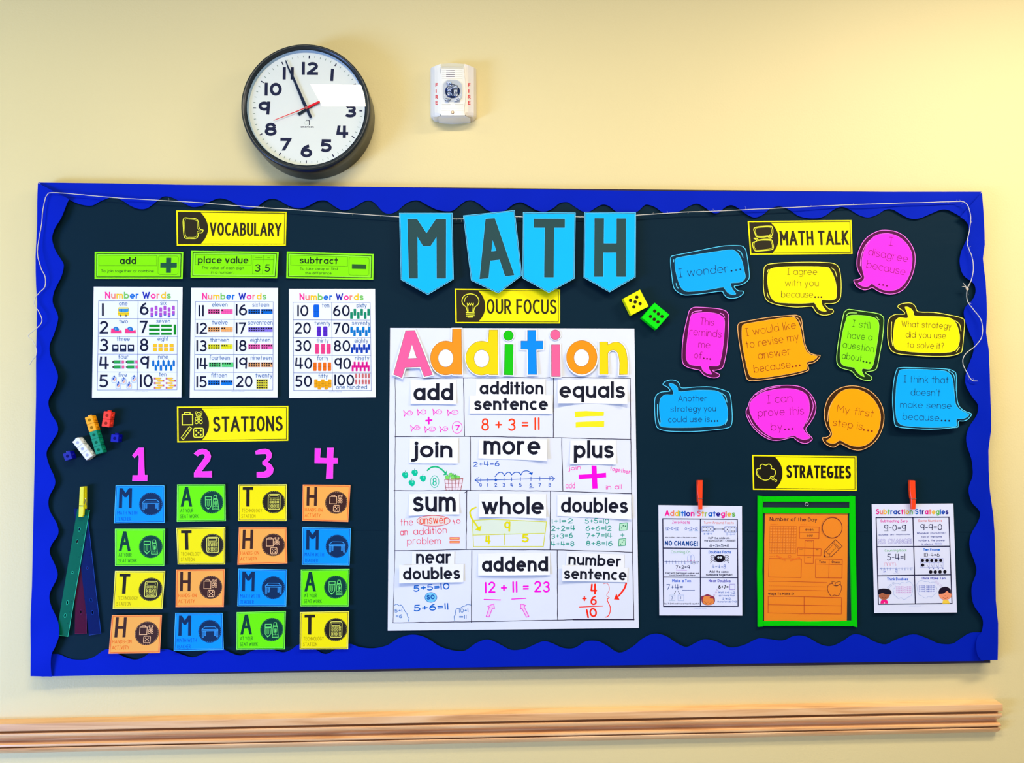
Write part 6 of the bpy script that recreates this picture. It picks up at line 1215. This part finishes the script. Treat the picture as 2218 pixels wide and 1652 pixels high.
i.dots([(774, 1478), (848, 1480), (924, 1484)], 16, (200, 120, 190), 3); i.line(ell(922, 1548, 34, 24), 6, DN, 3, closed=True); i.line([(492, 1711), (748, 1713)], 12, (190, 50, 200), 2)
i.cut()
i.fill(ell(1540, 1432, 128, 90, 30), (18, 14, 34), 3)
for sx in (-1, 1):
    for k in range(4):
        y = 1365 + k * 36; i.line(catmull([(1540 + sx * 100, y + 30 + k * 2), (1540 + sx * 165, y - 10 + k * 6), (1540 + sx * 222, y + 20 + k * 16)], False), 11, (18, 16, 44), 2)
i.dots([(1510, 1406), (1570, 1406)], 27, (245, 250, 252), 4); i.dots([(1514, 1412), (1566, 1412)], 8, (60, 160, 220), 5)
i.cut()
i.line([(645, 2199), (938, 2201)], 12, (20, 60, 140), 2); i.line([(488, 2210), (448, 2282)], 10, DN, 2); i.line([(540, 2210), (582, 2282)], 10, DN, 2)
i.line(rect(328, 2310, 464, 2446), 6, (170, 200, 220), 2, closed=True); i.line(rect(537, 2310, 677, 2446), 6, (150, 180, 230), 2, closed=True); i.line(rect(1780, 2050, 1908, 2180), 8, (130, 100, 210), 2, closed=True)
i.line([(1820, 2278), (1918, 2278)], 5, T2, 2); i.line([(1735, 2424), (1828, 2424)], 5, T2, 2)
i.cut()
for x, y, r in ((1487, 2182, 18), (1452, 2247, 18), (1410, 2308, 18)): i.line(ell(x, y, r), 5, (200, 140, 200), 2, closed=True)
i.fill(catmull([(1100, 2340), (1170, 2320), (1240, 2290), (1330, 2320), (1410, 2360), (1425, 2460), (1380, 2530), (1250, 2555), (1140, 2520), (1100, 2430)]), (140, 50, 80), 3); i.fill(catmull([(1160, 2350), (1240, 2335), (1350, 2360), (1395, 2440), (1380, 2520), (1260, 2552), (1150, 2510), (1130, 2430)]), (236, 140, 70), 4)
i.line(catmull([(1160, 2460), (1210, 2505), (1270, 2525), (1320, 2500), (1365, 2455)], False), 8, (150, 80, 30), 5); i.line([(1250, 2495), (1265, 2470), (1282, 2495)], 5, (170, 90, 30), 5); i.fill(catmull([(1300, 2370), (1340, 2340), (1375, 2370), (1330, 2395)]), (160, 50, 80), 5)
i.text('classroom math resources', (932, 2630), (1222, 2630), 15, 3, (110, 150, 220), 2); i.cut()

s = Sheet('strategy_sheet', 'white Subtraction Strategies sheet hanging under the right red clothespin', 'poster', [(90, 130), (2050, 112), (2138, 2730), (152, 2745)], LAV, BF + .0018, 'white strategy sheets', {'b': .004}, fr=S1_)
i = s.ink(S1_); n_ = [0, 1, 2, 3, 4, 5, 6, 0, 1, 2, 3]; base_ = [(230, 10, 140), (240, 130, 110), (246, 190, 50), (100, 190, 90), (0, 100, 200), (0, 70, 180), (30, 20, 130)]
LS = [base_[k % 7] for k in (0, 1, 2, 3, 4, 5, 6, 0, 1, 2, 3)] + [(0, 0, 0)] + [base_[k % 7] for k in (4, 5, 6, 0, 1, 2, 3, 4, 5, 6)]
i.text('Subtraction Strategies', (192, 372), (1935, 372), 130, 25, LS, 2, cap='s', gap=.1); i.done('title_lettering')
i = s.ink(S1_); g6(i, (195, 452), (1945, 440), (250, 2532), (2018, 2515), (1080, 450), (1138, 2522), [((218, 1152), (1968, 1140)), ((240, 1846), (1990, 1824))]); i.done('grid_lines')
i = s.ink(S1_)
for t, x0, y0, x1, y1, h, wd_, c in (('Subtracting Zero', 302, 562, 952, 562, 62, 10, (236, 30, 170)), ('Same Numbers', 1208, 555, 1782, 553, 58, 7, (240, 130, 130)), ('Counting Back', 405, 1270, 930, 1262, 60, 7, (120, 200, 130)), ('Ten Frame', 1328, 1250, 1728, 1250, 62, 13, (0, 110, 220)), ('Think Doubles', 460, 1958, 965, 1955, 66, 11, (0, 90, 220)), ('Think Make Ten', 1280, 1940, 1862, 1936, 64, 9, (40, 50, 190))):
    i.text(t, (x0, y0), (x1, y1), h, wd_, c, 2); i.cut('heading_lettering')
i.text('NO CHANGE!', (248, 1080), (1045, 1072), 110, 14, (232, 236, 250), 2, hollow=(110, 90, 210), out=5); i.done('heading_lettering')
i = s.ink(S1_)
for t, x0, y0, x1, y1, h, wd_, c in (('9-0=9', 388, 765, 912, 768, 148, 15, DN), ('9-9=0', 1262, 755, 1782, 752, 148, 15, DN), ('any number - zero = the same number', 255, 880, 1022, 868, 34, 4.5, (40, 60, 160)), ('Whenever you subtract', 1175, 850, 1878, 838, 50, 6, (40, 60, 160)), ('two of the same', 1280, 935, 1778, 928, 50, 6, (40, 60, 160)),
                          ('numbers, the answer', 1205, 1020, 1858, 1018, 50, 6, (40, 60, 160)), ('is always', 1292, 1108, 1565, 1105, 48, 6, (40, 60, 160)), ('ZERO!', 1600, 1105, 1782, 1102, 48, 4.5, (110, 130, 220)), ('5-4=1', 465, 1480, 895, 1476, 160, 15, DN), ('10-4=6', 1350, 1395, 1720, 1392, 98, 11, DN)):
    i.text(t, (x0, y0), (x1, y1), h, wd_, c, 2); i.cut('body_lettering')
for k in range(4):
    i.text('If 5+5=10, then 10-5=5', (672, 2130 + k * 45), (1040, 2130 + k * 45), 30, 4.5, (206, 80, 200), 2); i.text('If 9+1=10, then 10-9=1', (1222, 2105 + k * 43), (1600, 2105 + k * 43), 30, 5, (30, 90, 210), 2)
i.done('body_lettering')
i = s.ink(S1_)
i.line([(390, 772), (490, 772)], 7, DN, 2); i.line([(808, 770), (908, 770)], 7, DN, 2); i.line([(258, 890), (495, 888)], 4, (40, 60, 160), 2)
for k in range(4): x = 395 + k * 70; i.line(catmull([(x, 1610), (x + 5, 1550), (x + 30, 1520), (x + 58, 1555), (x + 68, 1610)], False), 5.5, (240, 150, 180), 2)
i.cut()
i.line([(290, 1669), (1075, 1659)], 8, BLT, 2); i.fill([(278, 1669), (302, 1657), (302, 1682)], BLT, 2); i.fill([(1082, 1659), (1060, 1647), (1060, 1671)], BLT, 2)
for k in range(11): x = 322 + k * 71; i.line([(x, 1648), (x, 1685)], 6, BLT, 2); i.text(str(k), (x - 10, 1718), (x + 10, 1718), 26, 5, T2, 2)
for x in (398, 683): i.line(rrect(x - 30, 1690, x + 30, 1735, 8), 3.5, (110, 140, 220), 2, closed=True); i.line([(x - 30, 1770), (x - 15, 1740), (x, 1770), (x + 15, 1740), (x + 28, 1770)], 6, (80, 100, 210), 2)
i.text('Start answer', (330, 1812), (480, 1810), 12, 2.5, T2, 2); i.text('Start here', (620, 1802), (745, 1802), 12, 2.5, T2, 2)
i.cut()
i.line(rect(1258, 1425, 1805, 1648), 6, (160, 170, 230), 2, closed=True); i.line([(1258, 1536), (1805, 1536)], 6, (160, 170, 230), 2)
for k in range(1, 5): i.line([(1258 + k * 109.4, 1425), (1258 + k * 109.4, 1648)], 6, (160, 170, 230), 2)
i.dots([(1312, 1480), (1422, 1480), (1530, 1480), (1637, 1480), (1747, 1478), (1315, 1592)], 38, (16, 8, 24), 3, 20); i.dots([(1507, 1756), (1617, 1756), (1731, 1754), (1847, 1752)], 42, (16, 8, 24), 3, 20)
for x in (1422, 1524, 1640, 1750): i.line([(x, 1582), (x + 55, 1680)], 6, (90, 110, 180), 3); i.fill([(x + 62, 1688), (x + 36, 1678), (x + 58, 1662)], (60, 90, 190), 3)
i.cut()
for sx, x0 in ((1, 600), (-1, 1658)):
    P_ = [(0, 2180), (55, 2120), (50, 2040), (120, 2030), (170, 2050), (210, 2010), (290, 2022), (340, 2000), (400, 1990), (450, 2030), (485, 2090), (478, 2150), (470, 2230), (430, 2330), (340, 2370), (330, 2390), (260, 2414), (200, 2370), (130, 2390), (70, 2335), (15, 2290), (20, 2220)]
    yo = 0 if sx == 1 else -30
    i.line(catmull([(x0 + sx * x, y + yo) for x, y in P_]), 5.5, (150, 180, 230), 2, closed=True)
for x, y in ((610, 2028), (547, 2075), (494, 2127)): i.line(ell(x, y, 22), 5, (130, 160, 210), 2, closed=True)
for x, y in ((1640, 1987), (1685, 2034), (1745, 2080)): i.line(ell(x, y, 22), 5, (200, 170, 220), 2, closed=True)
i.cut()
i.fill([(300, 2515), (310, 2450), (345, 2425), (430, 2422), (470, 2450), (484, 2512)], (246, 20, 130), 3); i.fill(catmull([(262, 2330), (300, 2240), (400, 2220), (520, 2270), (500, 2360), (430, 2420), (350, 2420), (285, 2380)]), (176, 100, 70), 4)
i.fill(catmull([(255, 2290), (258, 2180), (330, 2160), (400, 2155), (520, 2180), (570, 2250), (540, 2300), (500, 2290), (440, 2295), (350, 2260), (300, 2280)]), (26, 22, 40), 5); i.line(catmull([(340, 2360), (385, 2385), (435, 2360)], False), 8, (110, 50, 30), 6); i.line([(372, 2330), (385, 2318), (398, 2330)], 5, (120, 60, 40), 6); i.dots([(395, 2500)], 14, (250, 200, 220), 4)
i.cut()
i.fill([(1790, 2515), (1800, 2440), (1850, 2425), (1930, 2430), (1965, 2512)], (246, 206, 70), 3); i.fill(catmull([(1705, 2280), (1760, 2180), (1880, 2120), (1990, 2250), (1995, 2360), (1920, 2415), (1820, 2425), (1730, 2370)]), (246, 150, 110), 4)
i.fill([(q[0] if q[0] < 1992 else 1992, q[1]) for q in catmull([(1700, 2275), (1705, 2200), (1750, 2140), (1850, 2110), (1920, 2125), (1985, 2180), (1992, 2265), (1960, 2268), (1900, 2215), (1830, 2265), (1760, 2280)])], (30, 16, 40), 5); i.line(catmull([(1800, 2365), (1860, 2395), (1918, 2360)], False), 8, (160, 60, 40), 6); i.line([(1840, 2330), (1855, 2320), (1868, 2330)], 5, (190, 90, 60), 6)
i.text('classroom math resources', (985, 2578), (1278, 2576), 14, 3, (110, 150, 220), 2); i.cut()

# ================================================================== green pocket with worksheet
W1 = Frame(1640, 1070, 9.643); W2 = lambda x, y: (x, y + 1253.6)
GF = (0, 205, 0)
pk = empty('clear_pocket', 'clear pocket with bright green fabric edging, hung under the STRATEGIES sign', 'pocket', pt(*W1(1030, 210), BF))
def strip(poly, h, label=None):
    b = Buf(); prism(b, poly, h, BF + .0005, mat(GF, 'cloth'), W1, bevel=.0008); o = b.build('fabric_edge', pk)
PH = BF + .0052
strip([(118, 52), (1945, 50), (1945, 165), (118, 160)], PH); strip([(118, 280), (1945, 288), (1945, 405), (118, 398)], PH)
strip([W2(122, 1402), (600, 2650), W2(1100, 1410), W2(1990, 1392), W2(1990, 1505), W2(1100, 1495), W2(122, 1498)], PH)
strip([(20, 32), (120, 42), (118, 700), (120, 1253), W2(112, 350), W2(128, 900), W2(125, 1512), W2(22, 1520), W2(20, 1000), W2(10, 400), (18, 1100)], PH + .0009)
strip([(1945, 38), (2052, 45), (2060, 1000), W2(2068, 100), W2(2085, 900), W2(2096, 1528), W2(2030, 1515), W2(1990, 1495), W2(1968, 500), W2(1950, 0), (1942, 500)], PH + .0009)
vin = tint((150, 190, 180), .02, (254, 255, 255)); vin.name = 'clear_vinyl'
b = Buf(); q = [W1(60, 90), W1(2000, 90), W1(*W2(2040, 1450)), W1(*W2(60, 1450))]
b.add([pt(*z, BF + .0042) for z in q], [[0, 3, 2, 1]], vin); b.build('clear_front', pk)
b = Buf(); c = pt(*W1(1035, 210), BF + .0047); ring = [c + Vector((.0043 * math.cos(2 * PI * k / 24), 0, .0043 * math.sin(2 * PI * k / 24))) for k in range(24)]
tube(b, ring, .0012, mat((225, 228, 232), 'metal'), 8, True); b.build('grommet', pk, smooth=True)
ws = Sheet('worksheet', 'orange Number of the Day worksheet inside the green-edged pocket', 'worksheet', [(165, 340), (1890, 340), (1888, 1253), W2(1872, 1440), W2(145, 1440), (150, 1000)], (255, 142, 4), BF + .0022, fr=W1)
i = ws.ink(W1); DR = (90, 0, 20); LR = (200, 40, 0); i.text('Number of the Day', (262, 556), (1250, 572), 82, 12, DR, 2)
for t, x0, y0, x1, y1, h, wd_, c in (('even', 1008, 765, 1172, 767, 62, 8, DR), ('odd', 1032, 885, 1158, 885, 50, 8, DR), ('Tens', 1295, 1438, 1435, 1440, 52, 9, DR), ('Ones', 1558, 1440, 1722, 1442, 52, 9, DR), ('Ways To Make It', 228, 2102, 772, 2102, 50, 9, DR),
                          ('Highlight It', 280, 638, 442, 640, 20, 3, (236, 90, 0)), ('Shade It', 910, 645, 1040, 647, 20, 3, (236, 90, 0)), ('Draw It', 245, 1308, 370, 1308, 20, 3, (236, 90, 0)), ('Write It', 240, 1782, 352, 1784, 20, 3, (236, 90, 0)), ('Minus 10', 1035, 1000, 1142, 1000, 16, 4, DR), ('Minus 1', 870, 1157, 955, 1157, 16, 4, DR), ('Plus 1', 1225, 1168, 1285, 1168, 16, 4, DR), ('Plus 10', 1040, 1322, 1125, 1322, 16, 4, DR), ('math resources', 865, 2520, 1120, 2522, 12, 3, (236, 90, 0))):
    i.text(t, (x0, y0), (x1, y1), h, wd_, c, 2)
i.done('lettering')
i = ws.ink(W1)
for k in range(11): i.line([(265 - k * 1.8, 668 + k * 56.6), (822 - k * 1.6, 670 + k * 57)], 4, (206, 60, 0), 2, cap='b'); i.line([(265 + k * 55.7, 668), (248 + k * 56, 1236)], 4, (206, 60, 0), 2, cap='b')
for r_ in range(10):
    for c_ in range(10): i.line([(281 + c_ * 55.6 - r_ * 1.5, 712 + r_ * 56.7), (305 + c_ * 55.6 - r_ * 1.5, 712 + r_ * 56.7), (305 + c_ * 55.6 - r_ * 1.5, 690 + r_ * 56.7)], 4, (255, 176, 80), 2)
i.done('hundred_chart')
i = ws.ink(W1); i.line([(885, 675), (1295, 682), (1290, 928), (885, 918)], 9, LR, 2, closed=True); i.line([(890, 797), (1290, 803)], 7, LR, 2)
i.line([(1000, 968), (1183, 970), (1172, 1445), (992, 1440)], 8, LR, 2, closed=True); i.line([(845, 1122), (1337, 1135), (1332, 1287), (838, 1275)], 8, LR, 2, closed=True)
i.line([(248, 1340), (925, 1352), (915, 1738), (240, 1728)], 9, LR, 2, closed=True); i.line([(1225, 1350), (1780, 1362), (1772, 1750), (1218, 1742)], 9, LR, 2, closed=True); i.line([(1505, 1355), (1495, 1745)], 8, LR, 2); i.line([(1225, 1460), (1778, 1470)], 7, LR, 2)
i.line([(228, 1818), (600, 1822), (1455, 1842)], 7, LR, 2); i.line([(232, 2000), (600, 1998), (1440, 2018)], 7, LR, 2)
for k in range(30): x = 243 + k * 39.5; i.line([(x, 1912 + k * .7), (x + 26, 1912 + k * .7)], 6, (226, 80, 0), 2, cap='b')
i.line([(232, 2135), (600, 2132), (1765, 2160), (1758, 2502), (228, 2480)], 9, LR, 2, closed=True); i.line([(982, 2140), (982, 2480)], 10, LR, 2); i.line([(232, 2308), (1760, 2330)], 8, LR, 2); i.done('box_outline')
i = ws.ink(W1); i.line(ell(1568, 700, 208, 212, 48), 13, DR, 2, closed=True); i.line(ell(1558, 698, 222, 228, 48), 4, LR, 2, closed=True)
i.cut()
i.line([(1635, 948), (1778, 1085), (1550, 1305), (1392, 1310), (1408, 1180)], 11, DR, 2, closed=True); i.line([(1570, 1005), (1710, 1150)], 7, DR, 2); i.line([(1590, 990), (1728, 1128)], 6, DR, 2); i.line([(1585, 1050), (1445, 1205), (1480, 1245), (1520, 1245), (1640, 1120)], 6, DR, 2); i.line([(1410, 1180), (1450, 1205)], 6, DR, 2); i.line([(1520, 1245), (1522, 1300)], 6, DR, 2); i.fill([(1395, 1265), (1440, 1305), (1395, 1308)], DR, 3)
i.cut()
i.line(catmull([(1570, 1865), (1500, 1885), (1468, 1960), (1490, 2050), (1540, 2120), (1575, 2122), (1615, 2105), (1660, 2118), (1705, 2110), (1750, 2020), (1765, 1940), (1735, 1870)], False), 11, (130, 10, 20), 2)
i.line(catmull([(1560, 1830), (1600, 1900), (1670, 1915), (1720, 1880)], False), 8, DR, 2); i.line([(1552, 1832), (1625, 1818), (1632, 1870), (1615, 1905)], 8, DR, 2); i.line(catmull([(1628, 1890), (1650, 1845), (1735, 1825), (1728, 1885), (1640, 1905)]), 8, DR, 2, closed=True)
i.cut()
for p in (rot(rect(395, 1322, 605, 1346), (500, 1334), 28), rot(rect(685, 1345, 900, 1370), (790, 1358), -18)): i.fill(p, (255, 124, 0), 3); i.line(p, 3, (240, 90, 0), 4, closed=True)
i.line(ell(678, 1300, 28, 26), 8, (236, 90, 0), 2, closed=True); i.cut()
